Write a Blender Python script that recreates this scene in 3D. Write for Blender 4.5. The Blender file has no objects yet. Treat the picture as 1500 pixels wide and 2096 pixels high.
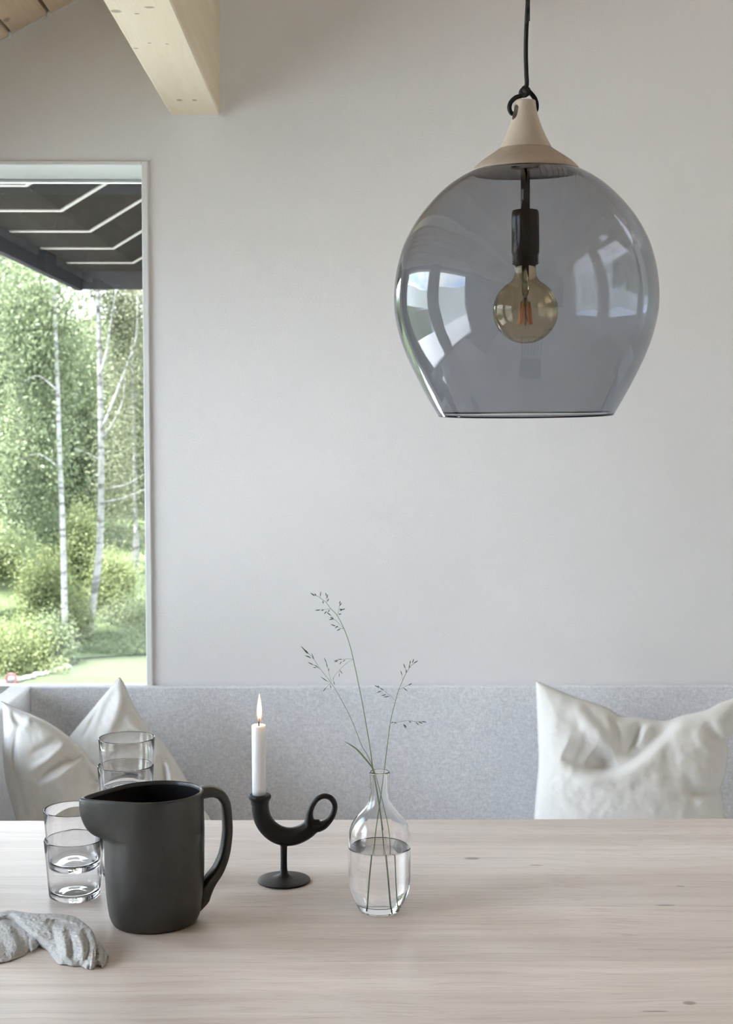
import bpy, bmesh, math, random
import numpy as np
from mathutils import Vector, Matrix, noise
random.seed(7); rng = np.random.default_rng(7)
scene = bpy.context.scene
C = scene.collection
D2R = math.pi/180

# ------------------------------------------------------------------ camera
EYE = np.array([0.0, 0.0, 1.41]); FPX = 2900.0; PITCH = 3.71*D2R; YAW = 0.6*D2R
cam_d = bpy.data.cameras.new('camera'); cam = bpy.data.objects.new('camera', cam_d); C.objects.link(cam)
cam.location = EYE; cam.rotation_euler = (math.pi/2-PITCH, 0, -YAW)
cam_d.sensor_fit = 'HORIZONTAL'; cam_d.sensor_width = 36; cam_d.lens = 36*FPX/1500
cam_d.clip_start = .05; cam_d.clip_end = 3000
cam_d.dof.use_dof = True; cam_d.dof.focus_distance = 1.92; cam_d.dof.aperture_fstop = 18
scene.camera = cam

# ------------------------------------------------------------------ world
w = bpy.data.worlds.new('sky'); scene.world = w; w.use_nodes = True
nt = w.node_tree; N = nt.nodes; L = nt.links; N.clear()
out = N.new('ShaderNodeOutputWorld'); bg = N.new('ShaderNodeBackground')
tc = N.new('ShaderNodeTexCoord'); sep = N.new('ShaderNodeSeparateXYZ'); L.new(tc.outputs['Generated'], sep.inputs[0])
ad = N.new('ShaderNodeMath'); ad.operation = 'ADD'; ad.inputs[1].default_value = .22; L.new(sep.outputs['Z'], ad.inputs[0])
mx = N.new('ShaderNodeMath'); mx.operation = 'MAXIMUM'; mx.inputs[1].default_value = .05; L.new(ad.outputs[0], mx.inputs[0])
dv = N.new('ShaderNodeVectorMath'); dv.operation = 'DIVIDE'
cb = N.new('ShaderNodeCombineXYZ')
for i in range(3): L.new(mx.outputs[0], cb.inputs[i])
L.new(tc.outputs['Generated'], dv.inputs[0]); L.new(cb.outputs[0], dv.inputs[1])
cn = N.new('ShaderNodeTexNoise'); cn.inputs['Scale'].default_value = 1.1; cn.inputs['Detail'].default_value = 7; cn.inputs['Roughness'].default_value = .58
L.new(dv.outputs[0], cn.inputs['Vector'])
cr = N.new('ShaderNodeValToRGB'); cr.color_ramp.elements[0].position = .40; cr.color_ramp.elements[1].position = .58
cr.color_ramp.elements[0].color = (.42, .57, .84, 1); cr.color_ramp.elements[1].color = (.97, .985, 1, 1)
L.new(cn.outputs['Fac'], cr.inputs[0]); L.new(cr.outputs[0], bg.inputs['Color'])
bg.inputs['Strength'].default_value = 15
L.new(bg.outputs[0], out.inputs[0])

sun_d = bpy.data.lights.new('sun', 'SUN'); sun_d.energy = 80; sun_d.angle = 8*D2R; sun_d.color = (1, .99, .975)
sun = bpy.data.objects.new('sun', sun_d); C.objects.link(sun)
sun.rotation_euler = Vector((-.30, -.14, 1.0)).to_track_quat('Z', 'Y').to_euler()

def portal(name, loc, rot, sx, sy):
    d = bpy.data.lights.new(name, 'AREA'); d.shape = 'RECTANGLE'; d.size = sx; d.size_y = sy; d.cycles.is_portal = True
    o = bpy.data.objects.new(name, d); C.objects.link(o); o.location = loc; o.rotation_euler = rot
portal('portal_side', (-1.30, -.3, 1.0), (0, -math.pi/2, 0), 2.1, 7.4)
portal('portal_back', (-.80, 3.70, 1.35), (-math.pi/2, 0, 0), .62, 1.45)

vs = scene.view_settings
vs.view_transform = 'Standard'; vs.look = 'None'; vs.gamma = 1; vs.exposure = 0.18; vs.use_curve_mapping = False
cy = scene.cycles
cy.use_denoising = True; cy.use_adaptive_sampling = True; cy.adaptive_threshold = .10; cy.adaptive_min_samples = 16; cy.max_bounces = 11; cy.diffuse_bounces = 4; cy.glossy_bounces = 4; cy.transmission_bounces = 11
cy.transparent_max_bounces = 24; cy.sample_clamp_indirect = 8; cy.caustics_reflective = False; cy.caustics_refractive = True; cy.blur_glossy = .3

# ------------------------------------------------------------------ projection helpers (photo pixel -> place in the room)
_R = np.array(cam.rotation_euler.to_matrix())
def ray(px, py):
    d = np.stack([(np.asarray(px, float)-750)/FPX, -(np.asarray(py, float)-1048)/FPX, -np.ones(np.broadcast(px, py).shape)], -1)
    return d @ _R.T
def P(px, py, Y):
    d = ray(px, py); t = (np.asarray(Y)-EYE[1])/d[..., 1]
    return EYE + d*t[..., None]
def G(px, py, z):
    d = ray(px, py); t = (np.asarray(z)-EYE[2])/d[..., 2]
    return EYE + d*t[..., None]

# ------------------------------------------------------------------ object helpers
def link(o, parent=None):
    C.objects.link(o)
    if parent is not None: o.parent = parent
    return o
def mesh_obj(name, verts, faces, mat, parent=None, smooth=True, loc=None):
    me = bpy.data.meshes.new(name)
    verts = np.asarray(verts, float)
    if loc is not None: verts = verts - np.asarray(loc)
    me.from_pydata(verts.tolist(), [], [list(map(int, f)) for f in faces] if not isinstance(faces, list) else faces)
    if smooth: me.polygons.foreach_set('use_smooth', [True]*len(me.polygons))
    me.materials.append(mat); me.update()
    o = bpy.data.objects.new(name, me)
    if loc is not None and parent is None: o.location = loc
    return link(o, parent)
def bm_obj(name, bm, mat, parent=None, smooth=False):
    bmesh.ops.recalc_face_normals(bm, faces=bm.faces)
    me = bpy.data.meshes.new(name); bm.to_mesh(me); bm.free()
    if smooth: me.polygons.foreach_set('use_smooth', [True]*len(me.polygons))
    me.materials.append(mat)
    return link(bpy.data.objects.new(name, me), parent)
def tag(o, label=None, cat=None, group=None, kind=None):
    if label: o['label'] = label
    if cat: o['category'] = cat
    if group: o['group'] = group
    if kind: o['kind'] = kind
    return o
def empty(name, loc, label=None, cat=None, group=None, kind=None):
    o = bpy.data.objects.new(name, None); o.empty_display_size = .05; C.objects.link(o); o.location = loc
    return tag(o, label, cat, group, kind)
def bx(bm, x0, x1, y0, y1, z0, z1, bev=0, M=None, seg=2):
    r = bmesh.ops.create_cube(bm, size=1)
    vs_ = r['verts']
    for v in vs_:
        v.co = Vector(((x0+x1)/2+v.co.x*(x1-x0), (y0+y1)/2+v.co.y*(y1-y0), (z0+z1)/2+v.co.z*(z1-z0)))
    if bev:
        es = list({e for v in vs_ for e in v.link_edges})
        r2 = bmesh.ops.bevel(bm, geom=es, offset=bev, segments=seg, affect='EDGES', profile=.5)
        vs_ = list({v for f in r2['faces'] for v in f.verts} | {v for v in vs_ if v.is_valid})
    if M is not None: bmesh.ops.transform(bm, matrix=M, verts=[v for v in vs_ if v.is_valid])
    return vs_
def box(name, x0, x1, y0, y1, z0, z1, mat, parent=None, bev=0, seg=2):
    bm = bmesh.new(); bx(bm, x0, x1, y0, y1, z0, z1, bev, None, seg)
    return bm_obj(name, bm, mat, parent)
def lathe(prof, n=96, closed=True):
    """prof: list of (r, z); r==0 allowed at ends. returns verts, faces"""
    V, F, rings = [], [], []
    for r, z in prof:
        if r < 1e-7:
            rings.append([len(V)]); V.append((0, 0, z))
        else:
            rings.append(list(range(len(V), len(V)+n)))
            for k in range(n):
                a = 2*math.pi*k/n; V.append((r*math.cos(a), r*math.sin(a), z))
    for A, B in zip(rings[:-1], rings[1:]):
        for k in range(n):
            k2 = (k+1) % n
            if len(A) == 1 and len(B) == 1: continue
            if len(A) == 1: F.append([A[0], B[k2], B[k]])
            elif len(B) == 1: F.append([A[k], A[k2], B[0]])
            else: F.append([A[k], A[k2], B[k2], B[k]])
    return V, F
def smooth_prof(pts, sub=6):
    """Catmull-Rom through (r,z)"""
    P_ = [np.array(p, float) for p in pts]; P_ = [2*P_[0]-P_[1]]+P_+[2*P_[-1]-P_[-2]]; o = []
    for i in range(1, len(P_)-2):
        for s in range(sub):
            t = s/sub; a, b, c, d = P_[i-1:i+3]
            o.append(.5*((2*b)+(-a+c)*t+(2*a-5*b+4*c-d)*t*t+(-a+3*b-3*c+d)*t**3))
    o.append(P_[-2]); return [tuple(x) for x in o]
def lathe_obj(name, prof, mat, parent=None, n=96, loc=None):
    V, F = lathe(prof, n)
    bm = bmesh.new(); bv = [bm.verts.new(v) for v in V]
    for f in F: bm.faces.new([bv[i] for i in f])
    bmesh.ops.remove_doubles(bm, verts=bm.verts, dist=1e-7)
    o = bm_obj(name, bm, mat, parent, True)
    if loc is not None: o.location = loc
    return o
def tube(bm, pts, radii, n=10, cap=True, sx=1.0, side=None):
    """sweep a circle (or ellipse sx wide along side) through pts"""
    pts = [Vector(p) for p in pts]; m = len(pts)
    if not hasattr(radii, '__len__'): radii = [radii]*m
    rings = []; up = None
    for i in range(m):
        t = (pts[min(i+1, m-1)]-pts[max(i-1, 0)]).normalized()
        if side is not None:
            s = Vector(side); s = (s-t*s.dot(t)).normalized(); u = t.cross(s)
        else:
            if up is None: up = Vector((0, 0, 1)) if abs(t.z) < .9 else Vector((0, 1, 0))
            up = (up-t*up.dot(t)).normalized(); s = up; u = t.cross(s)
        rings.append([bm.verts.new(pts[i]+(s*math.cos(2*math.pi*k/n)*sx+u*math.sin(2*math.pi*k/n))*radii[i]) for k in range(n)])
    for A, B in zip(rings[:-1], rings[1:]):
        for k in range(n): bm.faces.new([A[k], A[(k+1) % n], B[(k+1) % n], B[k]])
    if cap: bm.faces.new(rings[0][::-1]); bm.faces.new(rings[-1])
    return rings
def spline(pts, sub=8):
    pts = [np.array(p, float) for p in pts]; Q = [2*pts[0]-pts[1]]+pts+[2*pts[-1]-pts[-2]]; o = []
    for i in range(1, len(Q)-2):
        for s in range(sub):
            t = s/sub; a, b, c, d = Q[i-1:i+3]
            o.append(.5*((2*b)+(-a+c)*t+(2*a-5*b+4*c-d)*t*t+(-a+3*b-3*c+d)*t**3))
    o.append(Q[-2]); return np.array(o)
def apply_mods(o):
    dg = bpy.context.evaluated_depsgraph_get(); dg.update()
    me = bpy.data.meshes.new_from_object(o.evaluated_get(dg)); o.modifiers.clear()
    old = o.data; o.data = me; me.name = o.name; return o
def resample(pl, n):
    pl = np.asarray(pl, float); s = np.r_[0, np.cumsum(np.linalg.norm(np.diff(pl, axis=0), axis=1))]; s /= s[-1]
    t = np.linspace(0, 1, n); return np.stack([np.interp(t, s, pl[:, k]) for k in range(pl.shape[1])], -1)
def vnoise(V, scale, oct_=3):
    return np.array([noise.fractal(Vector(v)*scale, 1.0, 2.0, oct_) for v in V])

# ------------------------------------------------------------------ materials
def nmat(name):
    m = bpy.data.materials.new(name); m.use_nodes = True; t = m.node_tree
    return m, t.nodes, t.links, t.nodes['Principled BSDF']
def simple(name, col, rough=.5, metal=0, spec=.5, bump=0, bscale=200, var=0, vscale=4, stretch=None, **kw):
    m, N, L, b = nmat(name)
    b.inputs['Base Color'].default_value = (*col, 1); b.inputs['Roughness'].default_value = rough
    b.inputs['Metallic'].default_value = metal; b.inputs['Specular IOR Level'].default_value = spec
    tc = N.new('ShaderNodeTexCoord'); mp = N.new('ShaderNodeMapping'); L.new(tc.outputs['Object'], mp.inputs[0])
    if stretch: mp.inputs['Scale'].default_value = stretch
    if var:
        n = N.new('ShaderNodeTexNoise'); n.inputs['Scale'].default_value = vscale; n.inputs['Detail'].default_value = 4
        L.new(mp.outputs[0], n.inputs[0]); mxx = N.new('ShaderNodeMix'); mxx.data_type = 'RGBA'
        mxx.inputs['A'].default_value = (*[c*(1-var) for c in col], 1); mxx.inputs['B'].default_value = (*[min(1, c*(1+var)) for c in col], 1)
        L.new(n.outputs['Fac'], mxx.inputs['Factor']); L.new(mxx.outputs['Result'], b.inputs['Base Color'])
    if bump:
        n = N.new('ShaderNodeTexNoise'); n.inputs['Scale'].default_value = bscale; n.inputs['Detail'].default_value = 3
        L.new(mp.outputs[0], n.inputs[0]); bp = N.new('ShaderNodeBump'); bp.inputs['Strength'].default_value = bump; bp.inputs['Distance'].default_value = .002
        L.new(n.outputs['Fac'], bp.inputs['Height']); L.new(bp.outputs[0], b.inputs['Normal'])
    return m
def wood(name, c1, c2, c3, grain_axis='X', scale=1.0, knots=(), rough=.45, per_object=.0, knot_col=(.12, .08, .06), spec=.4, contrast=1.0, blotch=.5):
    """straight-grained timber: long noise bands + fine pores + optional knots at world points (x,y,z,size)"""
    m, N, L, b = nmat(name)
    geo = N.new('ShaderNodeNewGeometry'); oi = N.new('ShaderNodeObjectInfo')
    off = N.new('ShaderNodeVectorMath'); off.operation = 'SCALE'; off.inputs[0].default_value = (37, 53, 71)
    L.new(oi.outputs['Random'], off.inputs['Scale'])
    pos = N.new('ShaderNodeVectorMath'); pos.operation = 'ADD'; L.new(geo.outputs['Position'], pos.inputs[0]); L.new(off.outputs[0], pos.inputs[1])
    if not per_object: off.inputs[0].default_value = (0, 0, 0)
    warp = N.new('ShaderNodeTexNoise'); warp.inputs['Scale'].default_value = 2.2*scale; warp.inputs['Detail'].default_value = 2
    L.new(pos.outputs[0], warp.inputs['Vector'])
    ws = N.new('ShaderNodeVectorMath'); ws.operation = 'SCALE'; ws.inputs['Scale'].default_value = .055/scale; L.new(warp.outputs['Color'], ws.inputs[0])
    wp = N.new('ShaderNodeVectorMath'); wp.operation = 'ADD'; L.new(pos.outputs[0], wp.inputs[0]); L.new(ws.outputs[0], wp.inputs[1])
    cur = wp.outputs[0]; kmask = None
    for (kx, ky, kz, ks, el) in knots:
        sub = N.new('ShaderNodeVectorMath'); sub.operation = 'SUBTRACT'; L.new(geo.outputs['Position'], sub.inputs[0]); sub.inputs[1].default_value = (kx, ky, kz)
        sc = N.new('ShaderNodeVectorMath'); sc.operation = 'MULTIPLY'
        e = {'X': (1/(ks*el), 1/ks, 1/ks), 'Y': (1/ks, 1/(ks*el), 1/ks), 'Z': (1/ks, 1/ks, 1/(ks*el))}[grain_axis]
        sc.inputs[1].default_value = e; L.new(sub.outputs[0], sc.inputs[0])
        ln = N.new('ShaderNodeVectorMath'); ln.operation = 'LENGTH'; L.new(sc.outputs[0], ln.inputs[0])
        mr = N.new('ShaderNodeMapRange'); mr.interpolation_type = 'SMOOTHSTEP'
        mr.inputs['From Min'].default_value = .65; mr.inputs['From Max'].default_value = 1.25; mr.inputs['To Min'].default_value = 1; mr.inputs['To Max'].default_value = 0
        L.new(ln.outputs['Value'], mr.inputs['Value'])
        if kmask is None: kmask = mr.outputs[0]
        else:
            a = N.new('ShaderNodeMath'); a.operation = 'MAXIMUM'; L.new(kmask, a.inputs[0]); L.new(mr.outputs[0], a.inputs[1]); kmask = a.outputs[0]
    def stretched(along, across, det, r=.6):
        mp = N.new('ShaderNodeMapping'); s = {'X': (along, across, across), 'Y': (across, along, across), 'Z': (across, across, along)}[grain_axis]
        mp.inputs['Scale'].default_value = s; L.new(cur, mp.inputs[0])
        n = N.new('ShaderNodeTexNoise'); n.inputs['Scale'].default_value = scale; n.inputs['Detail'].default_value = det; n.inputs['Roughness'].default_value = r
        L.new(mp.outputs[0], n.inputs[0]); return n.outputs['Fac']
    bands = stretched(.8, 30, 4); fine = stretched(7, 260, 4, .7); blot = stretched(1.6, 7, 2)
    def mixc(f, a, bcol):
        x = N.new('ShaderNodeMix'); x.data_type = 'RGBA'; L.new(f, x.inputs['Factor'])
        for s_, v in (('A', a), ('B', bcol)):
            if isinstance(v, tuple): x.inputs[s_].default_value = (*v, 1)
            else: L.new(v, x.inputs[s_])
        return x.outputs['Result']
    def ramp(f, a, bb):
        r = N.new('ShaderNodeMapRange'); r.inputs['From Min'].default_value = a; r.inputs['From Max'].default_value = bb; L.new(f, r.inputs['Value']); return r.outputs[0]
    hw = .16/contrast
    base = mixc(ramp(bands, .5-hw, .5+hw), c1, c2)
    fm = N.new('ShaderNodeMath'); fm.operation = 'MULTIPLY'; L.new(ramp(fine, .50, .74), fm.inputs[0]); fm.inputs[1].default_value = .55*contrast
    base = mixc(fm.outputs[0], base, c3)
    bmth = N.new('ShaderNodeMath'); bmth.operation = 'MULTIPLY'; L.new(ramp(blot, .42, .72), bmth.inputs[0]); bmth.inputs[1].default_value = blotch
    base = mixc(bmth.outputs[0], base, c3)
    if per_object:
        hs = N.new('ShaderNodeHueSaturation'); L.new(base, hs.inputs['Color'])
        mr = N.new('ShaderNodeMapRange'); mr.inputs['To Min'].default_value = 1-per_object; mr.inputs['To Max'].default_value = 1+per_object
        L.new(oi.outputs['Random'], mr.inputs['Value']); L.new(mr.outputs[0], hs.inputs['Value']); base = hs.outputs[0]
    if kmask is not None:
        kk = N.new('ShaderNodeMath'); kk.operation = 'MULTIPLY'; L.new(kmask, kk.inputs[0]); kk.inputs[1].default_value = .75
        base = mixc(kk.outputs[0], base, knot_col)
    L.new(base, b.inputs['Base Color']); b.inputs['Roughness'].default_value = rough; b.inputs['Specular IOR Level'].default_value = spec
    bp = N.new('ShaderNodeBump'); bp.inputs['Strength'].default_value = .12; bp.inputs['Distance'].default_value = .001; L.new(fine, bp.inputs['Height']); L.new(bp.outputs[0], b.inputs['Normal'])
    return m
def fabric(name, col, dark, weave=900, rough=.9, melange=0, sheen=.2, bump=.3):
    m, N, L, b = nmat(name)
    tc = N.new('ShaderNodeTexCoord')
    def st(sx, sy, sz, sc, det=2):
        mp = N.new('ShaderNodeMapping'); mp.inputs['Scale'].default_value = (sx, sy, sz); L.new(tc.outputs['Object'], mp.inputs[0])
        n = N.new('ShaderNodeTexNoise'); n.inputs['Scale'].default_value = sc; n.inputs['Detail'].default_value = det; L.new(mp.outputs[0], n.inputs[0]); return n.outputs['Fac']
    h = st(.25, 1, 1, weave); v = st(1, 1, .25, weave); big = st(.6, 1, 1, weave*.22, 4)
    a = N.new('ShaderNodeMath'); a.operation = 'ADD'; L.new(h, a.inputs[0]); L.new(v, a.inputs[1])
    mr = N.new('ShaderNodeMapRange'); mr.inputs['From Min'].default_value = .75; mr.inputs['From Max'].default_value = 1.25; L.new(a.outputs[0], mr.inputs['Value'])
    a2 = N.new('ShaderNodeMath'); a2.operation = 'MULTIPLY_ADD'; L.new(big, a2.inputs[0]); a2.inputs[1].default_value = melange; L.new(mr.outputs[0], a2.inputs[2])
    a3 = N.new('ShaderNodeMath'); a3.operation = 'SUBTRACT'; L.new(a2.outputs[0], a3.inputs[0]); a3.inputs[1].default_value = melange*.5; a3.use_clamp = True
    x = N.new('ShaderNodeMix'); x.data_type = 'RGBA'; x.inputs['A'].default_value = (*dark, 1); x.inputs['B'].default_value = (*col, 1)
    L.new(a3.outputs[0], x.inputs['Factor']); L.new(x.outputs['Result'], b.inputs['Base Color'])
    b.inputs['Roughness'].default_value = rough; b.inputs['Specular IOR Level'].default_value = .15; b.inputs['Sheen Weight'].default_value = sheen
    bp = N.new('ShaderNodeBump'); bp.inputs['Strength'].default_value = bump; bp.inputs['Distance'].default_value = .0008; L.new(mr.outputs[0], bp.inputs['Height']); L.new(bp.outputs[0], b.inputs['Normal'])
    return m
def glass(name, col=(1, 1, 1), ior=1.5, rough=0):
    m = bpy.data.materials.new(name); m.use_nodes = True; N = m.node_tree.nodes; L = m.node_tree.links; N.clear()
    o = N.new('ShaderNodeOutputMaterial'); g = N.new('ShaderNodeBsdfGlass'); g.inputs['Color'].default_value = (*col, 1); g.inputs['IOR'].default_value = ior; g.inputs['Roughness'].default_value = rough
    L.new(g.outputs[0], o.inputs[0]); return m
def pane(name, tint=(1, 1, 1), ior=1.5, gain=1.0):
    """thin sheet: clear transmission plus Fresnel reflection"""
    m = bpy.data.materials.new(name); m.use_nodes = True; N = m.node_tree.nodes; L = m.node_tree.links; N.clear()
    o = N.new('ShaderNodeOutputMaterial'); t = N.new('ShaderNodeBsdfTransparent'); t.inputs[0].default_value = (*tint, 1)
    g = N.new('ShaderNodeBsdfGlossy'); g.inputs['Roughness'].default_value = 0
    f = N.new('ShaderNodeFresnel'); f.inputs['IOR'].default_value = ior
    mm = N.new('ShaderNodeMath'); mm.operation = 'MULTIPLY'; mm.inputs[1].default_value = gain; mm.use_clamp = True; L.new(f.outputs[0], mm.inputs[0])
    x = N.new('ShaderNodeMixShader'); L.new(mm.outputs[0], x.inputs[0]); L.new(t.outputs[0], x.inputs[1]); L.new(g.outputs[0], x.inputs[2]); L.new(x.outputs[0], o.inputs[0]); return m

M_wall = simple('wall_paint', (.885, .862, .855), .75, spec=.25, bump=.25, bscale=260)
M_white = simple('white_trim', (.86, .86, .85), .5, spec=.4, bump=.05, bscale=90)
M_caulk = simple('white_caulk', (.88, .87, .86), .6, bump=.3, bscale=120)
M_frame = simple('grey_frame', (.11, .115, .125), .45, spec=.4, bump=.05)
M_floor = wood('oak_floor', (.72, .67, .61), (.78, .73, .67), (.64, .59, .53), 'Y', 1, per_object=.04, rough=.4)
M_pane = pane('window_glass', (.97, .985, .975), 1.5, 1.4)
M_pine = wood('pine_boards', (.78, .60, .42), (.86, .70, .52), (.62, .44, .28), 'Y', 1.0, per_object=.07, rough=.6, blotch=.35, contrast=.8,
              knots=[(-.86, 3.27, 2.30, .018, 1.6), (-.79, 3.30, 2.33, .014, 1.5), (-.70, 3.33, 2.39, .012, 1.6), (-.66, 3.05, 2.36, .016, 1.4)], knot_col=(.22, .13, .08))
M_soffit = simple('dark_soffit', (.006, .006, .0055), 1.0, spec=0, var=.25, vscale=3)
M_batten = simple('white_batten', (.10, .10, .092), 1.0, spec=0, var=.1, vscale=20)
M_fascia = simple('dark_fascia', (.013, .013, .014), 1.0, spec=0, var=.15, vscale=6)
M_sofa = fabric('grey_melange_wool', (.93, .93, .95), (.70, .70, .725), 520, melange=.8, sheen=.25, bump=.35)
M_linen = fabric('natural_linen', (.82, .80, .76), (.74, .715, .67), 1100, melange=.5, sheen=.3, bump=.25)
M_napkin = fabric('stone_linen', (.60, .58, .56), (.40, .388, .372), 800, melange=.6, sheen=.3, bump=.5)
M_glass = glass('clear_glass', (1, 1, 1), 1.40)
M_water = glass('water', (1, 1, 1), 1.33)
M_wax = simple('white_wax', (.88, .87, .86), .35, spec=.5, bump=.02, bscale=60)
M_wax.node_tree.nodes['Principled BSDF'].inputs['Subsurface Weight'].default_value = .35
M_wax.node_tree.nodes['Principled BSDF'].inputs['Subsurface Radius'].default_value = (.012, .010, .008)
M_wax.node_tree.nodes['Principled BSDF'].inputs['Subsurface Scale'].default_value = 1
M_black = simple('black_plastic', (.003, .003, .004), .22, spec=.4, bump=.02)
M_cord = simple('black_textile_cord', (.012, .012, .013), .85, bump=.6, bscale=900)
M_beech = wood('beech_turned', (.47, .395, .335), (.52, .44, .38), (.39, .32, .265), 'Z', 1.6, rough=.5, blotch=.3, contrast=.7)
M_beech2 = wood('beech_disc', (.44, .36, .30), (.50, .415, .35), (.34, .27, .22), 'X', 1.8, rough=.5, blotch=.3, contrast=.9)

# ================================================================== SETTING
D = 3.40                                   # front face of the back wall
XL = -1.15; XR = 3.0; YB = -4.2            # side walls, rear wall
SL = .52; ZE = 2.13                        # roof slope, ceiling height at the left wall
XRIDGE = 1.6; ZR = ZE+SL*(XRIDGE-XL)
def struct(o): o['kind'] = 'structure'; return o

# floor boards
fl = struct(box('floor', XL-.1, XR+.1, YB-.1, D+.2, -.10, -.02, M_floor))
k = 0; x = XL-.02
while x < XR:
    box('board', x+.001, min(x+.159, XR), YB, D, -.021, 0, M_floor, fl, .0015, 1); x += .16

# ceiling: boards running towards the camera, one object each
ce_m = bmesh.new()
def slab(bm, pts, th):
    """pts: 4 corner points (underside), thickness upwards"""
    a = [bm.verts.new(p) for p in pts]; b_ = [bm.verts.new(Vector(p)+Vector((0, 0, th))) for p in pts]
    bm.faces.new(a); bm.faces.new(b_[::-1])
    for i in range(4): bm.faces.new([a[i], b_[i], b_[(i+1) % 4], a[(i+1) % 4]])
slab(ce_m, [(XL-.3, YB-.2, ZE-SL*.3+.03), (XRIDGE, YB-.2, ZR+.03), (XRIDGE, D+.2, ZR+.03), (XL-.3, D+.2, ZE-SL*.3+.03)], .2)
slab(ce_m, [(XRIDGE, YB-.2, ZR+.03), (XR+.3, YB-.2, ZR+.03-SL*(XR+.3-XRIDGE)), (XR+.3, D+.2, ZR+.03-SL*(XR+.3-XRIDGE)), (XRIDGE, D+.2, ZR+.03)], .2)
ceil = struct(bm_obj('ceiling', ce_m, M_pine))
cs = math.cos(math.atan(SL)); pw = .102*cs
def ceil_board(xa, xb, za, zb, YB=YB, D=D):
    bm = bmesh.new(); g = .0035; v = .006
    f = lambda t: (xa+(xb-xa)*t, za+(zb-za)*t)
    W = abs(xb-xa)
    ts = [(g/W, 1), (2.2*g/W, 0), (1-2.2*g/W, 0), (1-g/W, 1)]
    front, back = [], []
    for y, lst in ((YB, front), (D, back)):
        for t, up in ts: X, Z = f(t); lst.append(bm.verts.new((X, y, Z+v*up)))
        X, Z = f(1-g/W); lst.append(bm.verts.new((X, y, Z+.02))); X, Z = f(g/W); lst.append(bm.verts.new((X, y, Z+.02)))
    n = 6
    for i in range(n): bm.faces.new([front[i], front[(i+1) % n], back[(i+1) % n], back[i]])
    bm.faces.new(front); bm.faces.new(back[::-1])
    return bm_obj('board', bm, M_pine, ceil)
x = XL-.013
while x < XRIDGE-.01:
    xb = min(x+pw, XRIDGE); za, zb = ZE+SL*(x-XL), ZE+SL*(xb-XL)
    ceil_board(x, xb, za, zb)
    x = xb
while x < XR:
    xb = min(x+pw, XR); ceil_board(x, xb, ZR-SL*(x-XRIDGE), ZR-SL*(xb-XRIDGE)); x = xb

# back wall with the window opening
wx0, wx1 = -1.02, float(P(297.3, 900, D)[0]); wz1 = float(P(200, 337, D)[2]); wz0 = .70
bm = bmesh.new()
def prism(bm, poly, y0, y1):
    a = [bm.verts.new((x, y0, z)) for x, z in poly]; b_ = [bm.verts.new((x, y1, z)) for x, z in poly]
    bm.faces.new(a); bm.faces.new(b_[::-1]); n = len(poly)
    for i in range(n): bm.faces.new([a[i], b_[i], b_[(i+1) % n], a[(i+1) % n]])
zc = lambda x: (ZE+SL*(x-XL) if x < XRIDGE else ZR-SL*(x-XRIDGE))+.03
prism(bm, [(XL-.15, -.1), (wx0, -.1), (wx0, zc(wx0)), (XL-.15, zc(XL-.15))], D, D+.26)
prism(bm, [(wx0, -.1), (wx1, -.1), (wx1, wz0), (wx0, wz0)], D, D+.26)
prism(bm, [(wx0, wz1), (wx1, wz1), (wx1, zc(wx1)), (wx0, zc(wx0))], D, D+.26)
prism(bm, [(wx1, -.1), (XR+.2, -.1), (XR+.2, zc(XR+.2)), (XRIDGE, zc(XRIDGE)), (wx1, zc(wx1))], D, D+.26)
bmesh.ops.remove_doubles(bm, verts=bm.verts, dist=1e-5)
struct(bm_obj('wall_back', bm, M_wall))
struct(box('wall_right', XR, XR+.2, YB-.2, D+.2, -.1, 3.2, M_wall))
bm = bmesh.new(); prism(bm, [(XL-.15, -.1), (XR+.2, -.1), (XR+.2, zc(XR+.2)), (XRIDGE, zc(XRIDGE)), (XL-.15, zc(XL-.15))], YB-.2, YB)
M_clad = simple('grey_brown_cladding', (.20, .18, .16), .7, var=.2, vscale=6, bump=.1)
struct(bm_obj('wall_rear', bm, M_clad))
# left wall: glazed from floor to eaves between wide posts
struct(box('wall_left', XL-.12, XL+.0, YB, D, 2.02, 2.16, M_wall))
def left_window(i, y0, y1):
    w_ = empty(f'window_{i}', (XL-.06, (y0+y1)/2, 0), kind='structure')
    def part(nm, a, b_, c, d, e, f, m):
        return box(nm, a-w_.location.x, b_-w_.location.x, c-w_.location.y, d-w_.location.y, e, f, m, w_, .003, 1)
    f_ = .055
    part('frame_rail', XL-.11, XL-.01, y0, y1, -.02, f_, M_frame); part('frame_rail', XL-.11, XL-.01, y0, y1, 2.02-f_, 2.02, M_frame)
    part('frame_stile', XL-.11, XL-.01, y0, y0+f_, f_, 2.02-f_, M_frame); part('frame_stile', XL-.11, XL-.01, y1-f_, y1, f_, 2.02-f_, M_frame)
    part('transom', XL-.10, XL-.0, y0+f_, y1-f_, .60, .68, M_frame)
    part('glass_pane', XL-.063, XL-.057, y0+f_, y1-f_, f_, .60, M_pane); part('glass_pane', XL-.063, XL-.057, y0+f_, y1-f_, .68, 2.02-f_, M_pane)
bays = [(1.95, 3.34), (.88, 1.74), (-.89, .44), (-2.5, -1.1), (-4.12, -2.6)]
for i, (a, b_) in enumerate(bays): left_window(i+2, a, b_)
for i, (a, b_) in enumerate([(3.34, D), (1.74, 1.95), (.44, .88), (-1.1, -.89), (-2.6, -2.5), (YB, -4.12)]):
    struct(box(f'trim_{i+3}', XL-.12, XL+.02, a, b_, -.02, 2.04, M_frame, None, .003, 1))

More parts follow.
